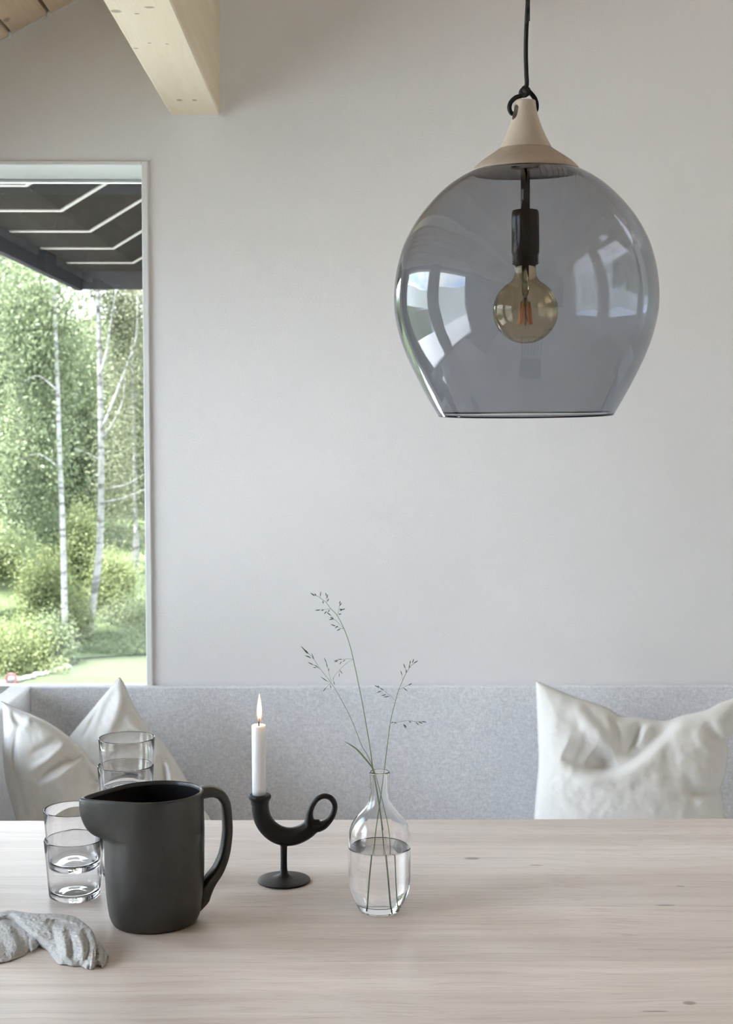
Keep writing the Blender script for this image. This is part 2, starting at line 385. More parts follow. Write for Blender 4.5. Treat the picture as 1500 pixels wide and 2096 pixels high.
# window_1 in the back wall: opening bead, lined reveal, frame and pane
w1 = empty('window_1', ((wx0+wx1)/2, D, wz0), kind='structure')
ox, oy, oz = w1.location
def w1box(nm, a, b_, c, d, e, f, m, bev=.0015): return box(nm, a-ox, b_-ox, c-oy, d-oy, e-oz, f-oz, m, w1, bev, 1)
e_ = .010
w1box('casing', wx1-.002, wx1+.0125, D-.006, D+.20, wz0, wz1+.008, M_white)
w1box('casing', wx0-.01, wx1-.0021, D-.006, D+.20, wz1-.0015, wz1+.008, M_white)
w1box('window_sill', wx0, wx1, D-.0, D+.215, wz0-.01, wz0+.012, M_white)
w1box('window_frame', wx0, wx1-.002, D+.20, D+.235, wz1-.006, wz1-.0015, M_white)
w1box('window_frame', wx0, wx0+.02, D+.20, D+.235, wz0+.012, wz1-.006, M_white)
w1box('window_frame', wx1-.004, wx1+.012, D+.20, D+.235, wz0+.012, wz1-.006, M_white)
w1box('window_frame', wx0+.02, wx1-.004, D+.20, D+.235, wz0+.012, wz0+.03, M_white)
w1box('glass_pane', wx0+.02, wx1-.004, D+.214, D+.22, wz0+.03, wz1-.006, M_pane, 0)

# roof beam meeting the wall, with its bead of caulk
bL = P(349, 235, D); bR = P(450.5, 234, D)
bz = float(bL[2]); bx0, bx1 = float(bL[0]), float(bR[0])
M_beam = wood('pine_beam', (.80, .68, .48), (.86, .76, .58), (.70, .56, .38), 'Y', 1.0, rough=.6, blotch=.25, contrast=.7,
              knots=[tuple(P(710/3, 70/3, 2.75))+(.0001, 1)] if False else [tuple(G(237, 23, bz))+(.010, 1.0), tuple(G(280, 28, bz))+(.005, .8), tuple(G(306, 15, bz))+(.009, .7),
                     tuple(G(278, 99, bz))+(.005, .8), tuple(G(367, 205, bz))+(.007, 1.4), tuple(G(398, 205, bz))+(.006, 1.4), tuple(G(342, 90, bz))+(.004, .8), tuple(G(306, 88, bz))+(.004, .8)], knot_col=(.25, .17, .11))
bt = .46
struct(box('beam', bx0, bx1, YB, D, bz, min(bz+bt, ZE+SL*(bx0-XL)+.05)+.2, M_beam, None, .003, 1))
struct(box('trim_1', bx0-.001, bx1, D-.003, D+.002, bz-.007, bz, M_caulk))
struct(box('trim_2', bx1, bx1+.009, D-.003, D+.002, bz-.007, bz+.66, M_caulk))
# caulk line under the ceiling boards, with a dab in each groove
bm = bmesh.new()
xa = XL
while xa < bx0-.03:
    xb = min(xa+.05, bx0-.03)
    a = [bm.verts.new(p) for p in ((xa, D, ZE+SL*(xa-XL)-.004), (xb, D, ZE+SL*(xb-XL)-.004), (xb, D, ZE+SL*(xb-XL)+.004), (xa, D, ZE+SL*(xa-XL)+.004))]
    b_ = [bm.verts.new(v.co+Vector((0, -.004, 0))) for v in a]
    bm.faces.new(b_); bm.faces.new(a[::-1])
    for i in range(4): bm.faces.new([a[i], a[(i+1) % 4], b_[(i+1) % 4], b_[i]])
    xa = xb
x = XL-.013
while x < bx0-.05:
    z = ZE+SL*(x-XL)
    bmesh.ops.create_uvsphere(bm, u_segments=8, v_segments=6, radius=.008, matrix=Matrix.Translation((x, D-.002, z+.001)) @ Matrix.Diagonal((.8, .7, 1.15, 1)))
    x += pw
struct(bm_obj('trim_9', bm, M_caulk))

# ------------------------------------------------------------------ roof overhang outside
so = empty('eaves_soffit', (-1.0, D+.25, 2.13), kind='structure')
sx, sy_, sz = so.location
XC = -1.005; ZS = 2.135; Y0 = D+.27; Y1 = 7.0; XE = -1.32; XO = 1.2
line_y = [4.44, 4.97, 5.51, 6.05, 6.6]
edges = [Y0]+line_y+[Y1]
def sof_box(name, x0, x1, y0, y1, z0, th, mat, slope=0):
    bm = bmesh.new(); slab(bm, [(x0-sx, y0-sy_, z0-sz), (x1-sx, y0-sy_, z0+slope*(x1-x0)-sz), (x1-sx, y1-sy_, z0+slope*(x1-x0)-sz), (x0-sx, y1-sy_, z0-sz)], th)
    return bm_obj(name, bm, mat, so)
for a, b_ in zip(edges[:-1], edges[1:]):
    sof_box('panel', XE, XC, a+.012, b_-.012, ZS, .02, M_soffit)
    sof_box('panel', XC, XO, a+.012, b_-.012, ZS, .02, M_soffit, .60)
for y in line_y:
    sof_box('batten', XE+.01, XC, y-.016, y+.016, ZS-.004, .02, M_batten)
    sof_box('batten', XC, XO, y-.019, y+.019, ZS-.004, .02, M_batten, .60)
sof_box('roof_deck', XE-.02, XC, Y0, Y1, ZS+.03, .1, M_soffit); sof_box('roof_deck', XC, XO, Y0, Y1, ZS+.03, .1, M_soffit, .60)
sof_box('fascia', XE-.03, XE, Y0-8, Y1+.03, 2.045, .24, M_fascia); sof_box('fascia', XE, XO, Y1, Y1+.03, 2.05, 1.6, M_fascia)
box('fascia', XE-sx, XL-.12-sx, YB-sy_, Y0-sy_, ZS-sz, ZS+.02-sz, M_soffit, so)

# ------------------------------------------------------------------ garden
ZG = -2.6
M_grass = simple('lawn_grass', (.021, .026, .013), .9, spec=.1, var=.35, vscale=1.2, bump=.6, bscale=60, stretch=(1, .25, 1))
M_wild = simple('wild_grass', (.030, .040, .018), .95, spec=.1, var=.5, vscale=2.0, bump=1, bscale=12)
M_far = simple('far_hill', (.22, .24, .235), 1, spec=0, var=.5, vscale=.03)
struct(box('lawn', -40, 30, 5, 26.5, ZG-.3, ZG, M_grass))
n = 60; xs = np.linspace(-60, 45, n); ys = np.linspace(0, 1, 40); V = []; F = []
for j, t in enumerate(ys):
    for i, x in enumerate(xs):
        edge = 24.3+ (x+3.4)*.55 if x < -3.4 else 24.3+(x+3.4)*.1
        edge = max(edge, 20.3+ .02*x); y = edge+t*60
        V.append((x, y, ZG+.02+7.5*t**1.0*1.3+.35*noise.noise(Vector((x*.3, y*.3, 0)))*min(1, t*8)))
for j in range(39):
    for i in range(n-1): a = j*n+i; F.append([a, a+1, a+n+1, a+n])
struct(mesh_obj('forest_floor', V, F, M_wild))
# valley to the left with distant ridge
V = []; F = []; n1, n2 = 90, 30
for j in range(n2):
    for i in range(n1):
        a = 2*math.pi*i/n1; r = 27*(1.26**j)*.5
        hx, hy = r*math.cos(a)-5, r*math.sin(a)
        z = ZG-.35-r*.035+(max(0, (r-400))*.16*(1+.6*noise.noise(Vector((math.cos(a)*2, math.sin(a)*2, 3)))) if r > 400 else 0)
        V.append((hx, hy, z))
for j in range(n2-1):
    for i in range(n1): F.append([j*n1+i, j*n1+(i+1) % n1, (j+1)*n1+(i+1) % n1, (j+1)*n1+i])
F.append(list(range(n1))[::-1])
struct(mesh_obj('ground', V, F, M_far))

M_bounce = simple('bounce_pale', (.70, .675, .655), .8, var=.12, vscale=5)  # pale so that the added slabs below reflect daylight into the room
struct(box('bounce_terrace', XL-3.2, XL-.12, YB-1, 7.1, -.16, -.06, M_bounce))  # slab added as a reflector, throws light in through the left glazing
struct(box('bounce_terrace', XL-.12, 3.5, D+.27, 7.1, -.16, -.06, M_bounce))  # unseen slab, added to light the back window's reveal from below
# foliage ------------------------------------------------------------
def leafmat(name, c1, c2):
    m, N, L, b = nmat(name); g = N.new('ShaderNodeNewGeometry')
    x = N.new('ShaderNodeMix'); x.data_type = 'RGBA'; x.inputs['A'].default_value = (*c1, 1); x.inputs['B'].default_value = (*c2, 1)
    L.new(g.outputs['Random Per Island'], x.inputs['Factor']); L.new(x.outputs['Result'], b.inputs['Base Color'])
    b.inputs['Roughness'].default_value = .6; b.inputs['Specular IOR Level'].default_value = .2
    t = N.new('ShaderNodeBsdfTranslucent'); L.new(x.outputs['Result'], t.inputs[0]); ms = N.new('ShaderNodeMixShader'); ms.inputs[0].default_value = .4
    L.new(b.outputs[0], ms.inputs[1]); L.new(t.outputs[0], ms.inputs[2]); L.new(ms.outputs[0], N['Material Output'].inputs[0]); return m
M_leafA = leafmat('birch_leaves', (0.0657, 0.0847, 0.0444), (0.1147, 0.132, 0.0716)); M_leafB = leafmat('pale_leaves', (0.0773, 0.0941, 0.0556), (0.1276, 0.1408, 0.09))
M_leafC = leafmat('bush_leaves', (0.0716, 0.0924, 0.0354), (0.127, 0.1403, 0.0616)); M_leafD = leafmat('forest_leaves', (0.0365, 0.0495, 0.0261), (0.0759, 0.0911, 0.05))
M_leafE = leafmat('olive_leaves', (0.0706, 0.0769, 0.0422), (0.1069, 0.1102, 0.0681))
M_bark = simple('birch_bark', (.62, .60, .57), .8, var=.0, bump=.4, bscale=20)
_m, _N, _L, _b = M_bark, M_bark.node_tree.nodes, M_bark.node_tree.links, M_bark.node_tree.nodes['Principled BSDF']
_t = _N.new('ShaderNodeTexCoord'); _mp = _N.new('ShaderNodeMapping'); _mp.inputs['Scale'].default_value = (2, 2, 9); _L.new(_t.outputs['Object'], _mp.inputs[0])
_n = _N.new('ShaderNodeTexNoise'); _n.inputs['Scale'].default_value = 1.3; _n.inputs['Detail'].default_value = 3; _L.new(_mp.outputs[0], _n.inputs[0])
_r = _N.new('ShaderNodeValToRGB'); _r.color_ramp.elements[0].position = .38; _r.color_ramp.elements[1].position = .50; _r.color_ramp.elements[0].color = (.04, .036, .034, 1); _r.color_ramp.elements[1].color = (.14, .136, .13, 1)
_L.new(_n.outputs['Fac'], _r.inputs[0]); _L.new(_r.outputs[0], _b.inputs['Base Color'])
M_greybark = simple('grey_bark', (.035, .032, .03), .9, var=.4, vscale=8, bump=.5, bscale=30)

def leaf_mesh(name, centers, size, mat, parent, jitter=.4):
    n = len(centers); c = np.asarray(centers)
    a = rng.normal(size=(n, 3)); a /= np.linalg.norm(a, axis=1)[:, None]
    b_ = np.cross(a, rng.normal(size=(n, 3))); b_ /= np.linalg.norm(b_, axis=1)[:, None]
    s = size*(1+jitter*rng.uniform(-1, 1, n))[:, None]
    s = s*.62
    q = np.stack([c-a*s, c+b_*s*.55, c+a*s, c-b_*s*.55], 1).reshape(-1, 3)
    me = bpy.data.meshes.new(name); me.vertices.add(4*n); me.vertices.foreach_set('co', q.ravel())
    me.loops.add(4*n); me.loops.foreach_set('vertex_index', np.arange(4*n)); me.polygons.add(n)
    me.polygons.foreach_set('loop_start', np.arange(n)*4); me.polygons.foreach_set('loop_total', np.full(n, 4)); me.update(calc_edges=True); me.materials.append(mat)
    o = bpy.data.objects.new(name, me); o['kind'] = 'stuff'; return link(o, parent)
def clumps(cx, cy, cz, rx, ry, rz, n_cl, per, cl=.5, droop=.6):
    """leaves in drooping clumps through an ellipsoid crown"""
    u = rng.normal(size=(n_cl, 3)); u /= np.linalg.norm(u, axis=1)[:, None]; r = rng.uniform(.15, 1, n_cl)**.5
    cc = np.stack([cx+u[:, 0]*rx*r, cy+u[:, 1]*ry*r, cz+u[:, 2]*rz*r], 1)
    p = np.repeat(cc, int(per*2.1), 0); g = rng.normal(size=p.shape)*cl; g[:, 2] *= 1+droop; g[:, 2] -= droop*np.abs(rng.normal(size=len(p)))*cl
    return p+g*np.array([.6, .6, .8])
def trunk(name, path, radii, mat, parent, base, n=9):
    bm = bmesh.new(); sp = spline(path, 4); rr = np.interp(np.linspace(0, 1, len(sp)), np.linspace(0, 1, len(radii)), radii)
    tube(bm, (sp-np.asarray(base)).tolist(), list(rr), n); return bm_obj(name, bm, mat, parent, True)
def tree(name, label, Y, pxs, w0, w1, mat, crowns, leafm, leaf_size, branches=(), group=None):
    path = P([p[0] for p in pxs], [p[1] for p in pxs], Y); base = path[0]
    t = empty(name, base, label, 'tree', group)
    s = Y/FPX
    trunk('trunk', path, [w0*s/2, (w0+w1)/2*s/2, w1*s/2], mat, t, base)
    for b_, bw in branches:
        trunk('branch', P([p[0] for p in b_], [p[1] for p in b_], Y-.1), [bw*s/2, bw*s/3.2, bw*s/6], mat, t, base, 6)
    if crowns:
        cs_ = []
        for (cx, cy_, rx, ry, ncl, per, cl) in crowns:
            c = P(cx, cy_, Y); cs_.append(clumps(c[0], Y+.4, c[2], rx*s, max(rx, 60)*s, ry*s, ncl, per, cl))
        c = np.concatenate(cs_); leaf_mesh('foliage', c-base, leaf_size, leafm, t)
    return t

tree('birch_tree', 'white birch with a forked leaning trunk right of the window centre', 25.0,
     [(176, 1338), (190, 1230), (203, 1130), (207, 1000), (206, 850), (203, 700), (200, 590), (198, 480)], 17, 8, M_bark,
     [(190, 520, 70, 110, 30, 60, .25), (235, 950, 50, 120, 22, 50, .3), (260, 760, 40, 90, 14, 40, .22), (255, 650, 45, 60, 26, 50, .22), (268, 605, 50, 45, 26, 50, .22), (225, 600, 25, 30, 8, 40, .2)], M_leafE, .045,
     [([(208, 880), (240, 800), (262, 740), (278, 690), (282, 600)], 6), ([(210, 900), (248, 830), (256, 760)], 4), ([(203, 770), (218, 720), (230, 640), (238, 590)], 6),
      ([(213, 1028), (250, 1020), (296, 1002)], 4), ([(225, 1000), (262, 990), (300, 968)], 4), ([(203, 940), (170, 925), (150, 918)], 3)])
tree('birch_tree', 'straight white birch standing left of the forked birch', 23.5,
     [(133, 1352), (132, 1250), (130, 1150), (127, 1050), (122, 940), (118, 800), (112, 640), (108, 520)], 14, 7, M_bark,
     [(70, 640, 90, 130, 75, 80, .30), (60, 900, 90, 120, 60, 80, .30), (40, 1040, 60, 60, 20, 50, .25)], M_leafA, .05,
     [([(124, 960), (80, 930), (40, 940)], 4), ([(118, 800), (80, 770), (50, 780)], 4)])
tree('birch_tree', 'slender greyish birch at the far left of the window view', 27.0,
     [(42, 1282), (40, 1200), (37, 1120), (36, 1040), (32, 900), (25, 700)], 12, 6, M_greybark,
     [(15, 800, 90, 200, 90, 80, .36), (-30, 560, 90, 130, 50, 80, .36), (-90, 900, 90, 240, 60, 80, .36)], M_leafB, .06)
tree('birch_tree', 'twin-stemmed birch behind the right edge of the window', 29.0,
     [(277, 1268), (279, 1200), (280, 1120), (277, 1050), (275, 900), (270, 700)], 12, 6, M_bark,
     [(285, 800, 50, 190, 70, 60, .30), (280, 1020, 40, 60, 20, 50, .3), (330, 850, 60, 260, 50, 60, .36)], M_leafE, .05,
     [([(262, 1262), (268, 1200), (272, 1140), (277, 1080)], 10)])
dense = [('dense pale green tree behind the straight birch', 31, [(90, 1250), (90, 1000), (95, 760)], [(90, 860, 110, 230, 150, 80, .42)], M_leafA, .08),
         ('tall pale tree reaching up under the eaves on the left', 33, [(-20, 1240), (-20, 950), (-10, 640)], [(-20, 700, 120, 250, 150, 80, .45)], M_leafB, .085),
         ('olive tree between the straight and the forked birch', 34, [(165, 1230), (165, 1000), (168, 760)], [(168, 900, 55, 220, 90, 80, .40), (160, 690, 40, 70, 12, 60, .35)], M_leafE, .075),
         ('bright green tree behind the forked birch', 36, [(240, 1210), (240, 1000), (240, 760)], [(245, 900, 80, 220, 130, 80, .42), (262, 660, 60, 70, 16, 60, .4)], M_leafA, .08),
         ('dark-leaved forest tree at the back left', 44, [(20, 1180), (20, 950), (20, 700)], [(20, 960, 190, 260, 180, 90, .6)], M_leafD, .12),
         ('dark-leaved forest tree at the back right', 46, [(260, 1180), (260, 950), (260, 760)], [(230, 960, 190, 250, 200, 90, .6)], M_leafD, .12)]
dense += [('leafy tree standing left of the window view, nearest to it', 32, [(-190, 1230), (-190, 950), (-180, 640)], [(-190, 850, 130, 330, 150, 60, .5)], M_leafA, .11),
          ('pale leafy tree left of the window view, second from it', 34, [(-390, 1230), (-390, 950), (-380, 640)], [(-390, 860, 140, 330, 150, 60, .5)], M_leafB, .12),
          ('olive leafy tree left of the window view, third from it', 33, [(-600, 1230), (-600, 950), (-590, 640)], [(-600, 880, 150, 310, 150, 60, .5)], M_leafE, .12),
          ('leafy tree left of the window view, farthest from it', 35, [(-830, 1230), (-830, 950), (-820, 640)], [(-830, 870, 160, 320, 150, 60, .5)], M_leafA, .12),
          ('dark forest tree far left behind the leafy trees', 46, [(-420, 1180), (-420, 950), (-420, 700)], [(-420, 980, 330, 230, 260, 60, .7)], M_leafD, .16)]
for lab, Y, tr, cr_, lm, ls in dense:
    tree('leafy_tree', lab, Y, tr, 14, 6, M_greybark, cr_, lm, ls, group='trees of the forest edge')
bushes = [('yellow-green bush at the far left below the birches', 25.5, 5, 1130, 60, 50, M_leafC), ('low green bush between grey birch and straight birch', 25.0, 85, 1200, 50, 60, M_leafC),
          ('round bush behind the foot of the straight birch', 28.0, 110, 1110, 50, 60, M_leafA), ('bright bush left of the forked birch foot', 27.0, 165, 1130, 30, 90, M_leafC),
          ('leafy bush right of the forked birch foot', 26.5, 228, 1200, 45, 60, M_leafC), ('dark hollow bush under the twin-stemmed birch', 31.0, 270, 1170, 50, 60, M_leafD),
          ('grassy undergrowth bush at the lawn edge, far left', 22.8, 25, 1325, 80, 38, M_leafC), ('undergrowth bush at the lawn edge beside the straight birch', 23.2, 105, 1318, 40, 34, M_leafA),
          ('undergrowth bush at the lawn edge between the birches', 24.6, 155, 1275, 22, 60, M_leafC), ('undergrowth bush at the lawn edge by the window frame', 26.0, 262, 1275, 60, 45, M_leafA),
          ('low bush behind the grey birch', 30.0, 40, 1180, 70, 70, M_leafA), ('low bush behind the forked birch', 32.0, 200, 1190, 60, 60, M_leafA)]
bushes += [('rounded bush left of the window view, nearest to it', 26.0, -120, 1230, 80, 80, M_leafC), ('rounded bush left of the window view, second from it', 26.5, -290, 1240, 90, 80, M_leafA),
           ('rounded bush left of the window view, third from it', 27.0, -480, 1240, 100, 80, M_leafC), ('rounded bush left of the window view, farthest from it', 27.0, -690, 1240, 110, 80, M_leafA)]
for lab, Y, cx, cy_, rx, ry, lm in bushes:
    c = P(cx, cy_, Y); s = Y/FPX; b_ = np.array([c[0], Y, c[2]-ry*s])
    t = empty('bush', b_, lab, 'bush', 'bushes of the forest edge')
    trunk('stem', [b_-[0, 0, .1], b_+[.02, 0, ry*s*.6], b_+[0, 0, ry*s]], [.03, .02, .01], M_greybark, t, b_, 6)
    leaf_mesh('foliage', clumps(0, 0, ry*s, rx*s, rx*s, ry*s*.9, int(rx*ry/40)+20, 90, .20, .2), .034, lm, t)
# rough grass between lawn and trees
def rough_grass(label, px0, px1, py0, py1, n, sz, mat):
    X = rng.uniform(px0, px1, n); Yp = rng.uniform(py0, py1, n); p = G(X, Yp, ZG+.05); p[:, 2] = ZG+.02+np.abs(rng.normal(size=n))*.10+np.maximum(0, (p[:, 1]-24.3))*.16
    c = p.mean(0); t = leaf_mesh('tall_grass', p-c, sz, mat, None); t.location = c; tag(t, label, 'grass')
rough_grass('rough tall grass between the lawn and the trees', 60, 330, 1296, 1338, 9000, .035, M_leafA)
rough_grass('rough grass under the bushes at the left of the window', -60, 140, 1335, 1376, 6000, .03, M_leafC)
# stones edging the lawn, and the round sign among them
M_stone = simple('pale_stone', (.12, .118, .115), .85, var=.15, vscale=6, bump=.5, bscale=20)
st = [(-6, 1400, 12), (8, 1399, 10), (20, 1396, 10), (33, 1393, 11), (44, 1391, 9), (55, 1388, 9), (66, 1386, 9), (75, 1381, 9), (86, 1380, 8), (96, 1377, 8), (105, 1375, 5), (117, 1370, 8), (126, 1368, 8), (140, 1365, 7)]
for i, (px, py, r) in enumerate(st):
    c = G(px, py+3, ZG); rr = r*c[1]/FPX*.95
    bm = bmesh.new(); bmesh.ops.create_icosphere(bm, subdivisions=2, radius=rr)
    for v in bm.verts: v.co *= 1+.22*noise.noise(v.co*9/rr*.12+Vector((i*5, 0, 0))); v.co.z = v.co.z*.6+rr*.4
    o = bm_obj('stone', bm, M_stone, None, True); o.location = c
    tag(o, 'pale boulder in the row edging the lawn', 'stone', 'stones edging the lawn')
c = G(27, 1400, ZG); c = np.array([c[0], c[1]-.1, ZG])
sg = empty('round_sign', c, 'small round white sign with a red rim by the stones', 'sign'); r = 12.5*c[1]/FPX
M_red = simple('red_paint', (.12, .018, .018), .5); M_signw = simple('sign_white', (.11, .11, .11), .5); M_post = simple('galvanised_post', (.35, .36, .37), .5, metal=.6)
def disc(bm, r0, r1, y0, y1, z, n=40):
    V, F = lathe([(r0, y0), (r1, y0), (r1, y1), (r0, y1)] if r0 > 0 else [(0, y0), (r1, y0), (r1, y1), (0, y1)], n)
    bv = [bm.verts.new((v[0], v[2], v[1]+z)) for v in V]
    for f in F: bm.faces.new([bv[i] for i in f])
    if r0 > 0:
        m = len(V)//4
        for k in range(m): bm.faces.new([bv[3*m+k], bv[3*m+(k+1) % m], bv[(k+1) % m], bv[k]])
zc_ = float(P(27, 1390, c[1])[2])-ZG
bm = bmesh.new(); disc(bm, r*.80, r, -.02, 0, zc_); bm_obj('rim', bm, M_red, sg, True)
bm = bmesh.new(); disc(bm, 0, r*.80, -.015, 0, zc_); bm_obj('face', bm, M_signw, sg, True)
bm = bmesh.new(); tube(bm, [(0, .015, 0), (0, .015, zc_+.02)], .012, 8); bm_obj('post', bm, M_post, sg, True)

# ================================================================== BENCH SOFA
YF = 3.368                                    # front face of the backrest
ztop = float(P(700, 1402, D-.006)[2]); xa_ = float(P(62, 1430, YF)[0])
sf = empty('bench_sofa', (1.0, 3.0, 0), 'long grey wool bench sofa along the wall behind the table', 'sofa')
def sbox(nm, a, b_, c, d, e, f, m, bev=.012): return box(nm, a-1.0, b_-1.0, c-3.0, d-3.0, e, f, m, sf, bev, 3)
sbox('backrest', xa_, 2.42, YF, D-.004, .18, ztop, M_sofa, .003)
sbox('armrest', xa_-.055, xa_, 2.62, D-.008, .12, ztop+.001, M_sofa, .008)
sbox('armrest', 2.42, 2.475, 2.62, D-.008, .12, ztop+.001, M_sofa, .008)
sbox('seat_base', xa_, 2.42, 2.66, YF, .12, .30, M_sofa, .01)
sbox('seat_cushion', xa_+.004, 2.415, 2.64, YF-.002, .30, .43, M_sofa, .025)
for lx in (xa_-.02, .9, 2.40):
    for ly in (2.70, 3.32):
        bm = bmesh.new(); tube(bm, [(lx-1, ly-3, 0), (lx-1, ly-3, .13)], [.014, .02], 12); bm_obj('leg', bm, M_black, sf, True)

# ================================================================== CUSHIONS
def seg_dist(Q, pl):
    """signed distance (px) of points Q to a polyline; sign + on its left side (image y down), and taper along it"""
    pl = np.asarray(pl, float); best = np.full(len(Q), 1e9); sgn = np.zeros(len(Q)); par = np.zeros(len(Q))
    Ls = np.linalg.norm(np.diff(pl, axis=0), axis=1); cum = np.r_[0, np.cumsum(Ls)]
    for i in range(len(pl)-1):
        a, b_ = pl[i], pl[i+1]; ab = b_-a; t = np.clip(((Q-a)@ab)/(ab@ab), 0, 1); c = a+t[:, None]*ab; d = np.linalg.norm(Q-c, axis=1)
        m = d < best; best[m] = d[m]; cr_ = ab[0]*(Q[:, 1]-a[1])-ab[1]*(Q[:, 0]-a[0]); sgn[m] = np.sign(cr_[m]); par[m] = (cum[i]+t[m]*Ls[i])/cum[-1]
    return best*sgn, par
FOLD = 1.0
def wrinkle(Q, folds):
    h = np.zeros(len(Q))
    for pl, wl, wr, amp in folds:          # wl: width on the side below / left of travel ... wr: the other
        d, t = seg_dist(Q, spline([np.array(p, float) for p in pl], 5) if len(pl) > 2 else pl)
        wdt = np.where(d > 0, wl, wr); h += amp*FOLD*np.exp(-(d/wdt)**2)*np.sin(np.pi*np.clip(t, 0, 1))**.75
    return h
def coons(top, bot, lef, rig, nu, nv):
    T, B = resample(spline(top, 6), nu), resample(spline(bot, 6), nu); Lf, R_ = resample(spline(lef, 6), nv), resample(spline(rig, 6), nv)
    u = np.linspace(0, 1, nu)[None, :, None]; v = np.linspace(0, 1, nv)[:, None, None]
    S = (1-v)*T[None]+v*B[None]+(1-u)*Lf[:, None]+u*R_[:, None]-((1-u)*(1-v)*T[0]+u*(1-v)*T[-1]+(1-u)*v*B[0]+u*v*B[-1])
    return S, u[..., 0]+0*v[..., 0], v[..., 0]+0*u[..., 0]
def cushion(label, top, bot, lef, rig, Yt, Yb, thick, folds, seed, group, nu=130, nv=130, piping=None):
    S, U, Vv = coons(top, bot, lef, rig, nu, nv); Q = S.reshape(-1, 2); u = U.ravel(); v = Vv.ravel()
    ymin, ymax = Q[:, 1].min(), Q[:, 1].max(); Y = Yt+(Yb-Yt)*(Q[:, 1]-ymin)/(ymax-ymin)
    e = np.minimum(np.minimum(u, 1-u), np.minimum(v, 1-v)); puff = np.clip((4*u*(1-u)), 0, 1)**.5*np.clip((4*v*(1-v)), 0, 1)**.5
    edge = 1-np.exp(-e/.03)
    h = thick*puff**.8+wrinkle(Q, folds)*edge
    base = np.stack([Q[:, 0]*.02, Q[:, 1]*.02, np.full(len(Q), seed*3.1)], 1)
    h += edge*.0035*vnoise(base, 1.0, 3)+edge*.0011*vnoise(base*np.array([1.3, .8, 1]), 1.9, 2)
    F_ = P(Q[:, 0], Q[:, 1], Y-h); Bk = P(Q[:, 0], Q[:, 1], Y+.03*puff)
    faces = []; n = nu*nv
    idx = np.arange(n).reshape(nv, nu); bord = np.zeros((nv, nu), bool); bord[0] = bord[-1] = True; bord[:, 0] = bord[:, -1] = True
    bidx = idx+n; bidx[bord] = idx[bord]
    for j in range(nv-1):
        for i in range(nu-1):
            faces.append([idx[j, i], idx[j+1, i], idx[j+1, i+1], idx[j, i+1]]); faces.append([bidx[j, i], bidx[j, i+1], bidx[j+1, i+1], bidx[j+1, i]])
    V = np.concatenate([F_, Bk]); keep = np.ones(2*n, bool); keep[n:][bord.ravel()] = False; remap = np.cumsum(keep)-1
    faces = [[int(remap[k]) for k in f] for f in faces]; V = V[keep]
    base_ = np.array([V[:, 0].mean(), V[:, 1].mean(), V[:, 2].min()])
    o = mesh_obj('cushion', V, faces, M_linen, None, True, base_)
    tag(o, label, 'cushion', group)
    # seam along the border
    bm = bmesh.new(); ring = [idx[0, i] for i in range(nu)]+[idx[j, nu-1] for j in range(1, nv)]+[idx[nv-1, i] for i in range(nu-2, -1, -1)]+[idx[j, 0] for j in range(nv-2, 0, -1)]
    pts = [F_[k]-base_ for k in ring[::2]]+[F_[ring[0]]-base_]
    tube(bm, pts, .0013, 5, False); bm_obj('seam', bm, M_linen, o, True)
    return o
CG = 'linen cushions on the bench sofa'
cushion('large cream linen cushion with deep centre dent at the right of the sofa',
        [(1097, 1395), (1110, 1399), (1140, 1412), (1172, 1425), (1220, 1441), (1248, 1452), (1268, 1466), (1300, 1468), (1338, 1475), (1356, 1476), (1372, 1474), (1392, 1466), (1444, 1454), (1472, 1440), (1500, 1430), (1519, 1424)],
        [(1093, 1738), (1200, 1745), (1300, 1747), (1400, 1745), (1484, 1738)],
        [(1097, 1395), (1099, 1440), (1101, 1492), (1103, 1559), (1098, 1620), (1094, 1677), (1093, 1738)],
        [(1519, 1424), (1513, 1460), (1500, 1499), (1489, 1518), (1489, 1548), (1484, 1580), (1479, 1600), (1474, 1614), (1479, 1632), (1482, 1677), (1484, 1738)],
        3.26, 3.13, .085,
        [([(1150, 1548), (1185, 1562), (1235, 1572), (1285, 1555), (1335, 1515), (1385, 1470)], 13, 48, -.046),
         ([(1205, 1552), (1235, 1568), (1262, 1560)], 14, 28, -.022),
         ([(1308, 1478), (1300, 1510), (1290, 1530), (1285, 1545)], 8, 9, -.016),
         ([(1350, 1476), (1325, 1495), (1305, 1530)], 10, 12, .014),
         ([(1165, 1432), (1200, 1470), (1235, 1510), (1255, 1555)], 14, 12, .006),
         ([(1160, 1470), (1190, 1500), (1215, 1540)], 12, 12, -.004),
         ([(1190, 1440), (1225, 1475), (1250, 1520)], 11, 11, -.004),
         ([(1240, 1455), (1262, 1490), (1268, 1540)], 8, 8, -.009),
         ([(1400, 1610), (1440, 1624), (1476, 1616)], 9, 12, -.015), ([(1420, 1640), (1450, 1640), (1480, 1630)], 10, 10, .007),
         ([(1440, 1480), (1465, 1505), (1488, 1518)], 8, 12, -.014), ([(1420, 1500), (1445, 1530), (1480, 1540)], 10, 10, .006),
         ([(1120, 1580), (1200, 1600), (1300, 1610)], 22, 22, .006), ([(1380, 1500), (1370, 1560), (1390, 1640)], 16, 20, -.006),
         ([(1390, 1560), (1410, 1600), (1420, 1670)], 12, 14, -.005), ([(1108, 1410), (1112, 1480), (1116, 1600)], 8, 12, -.004)], 1, CG)
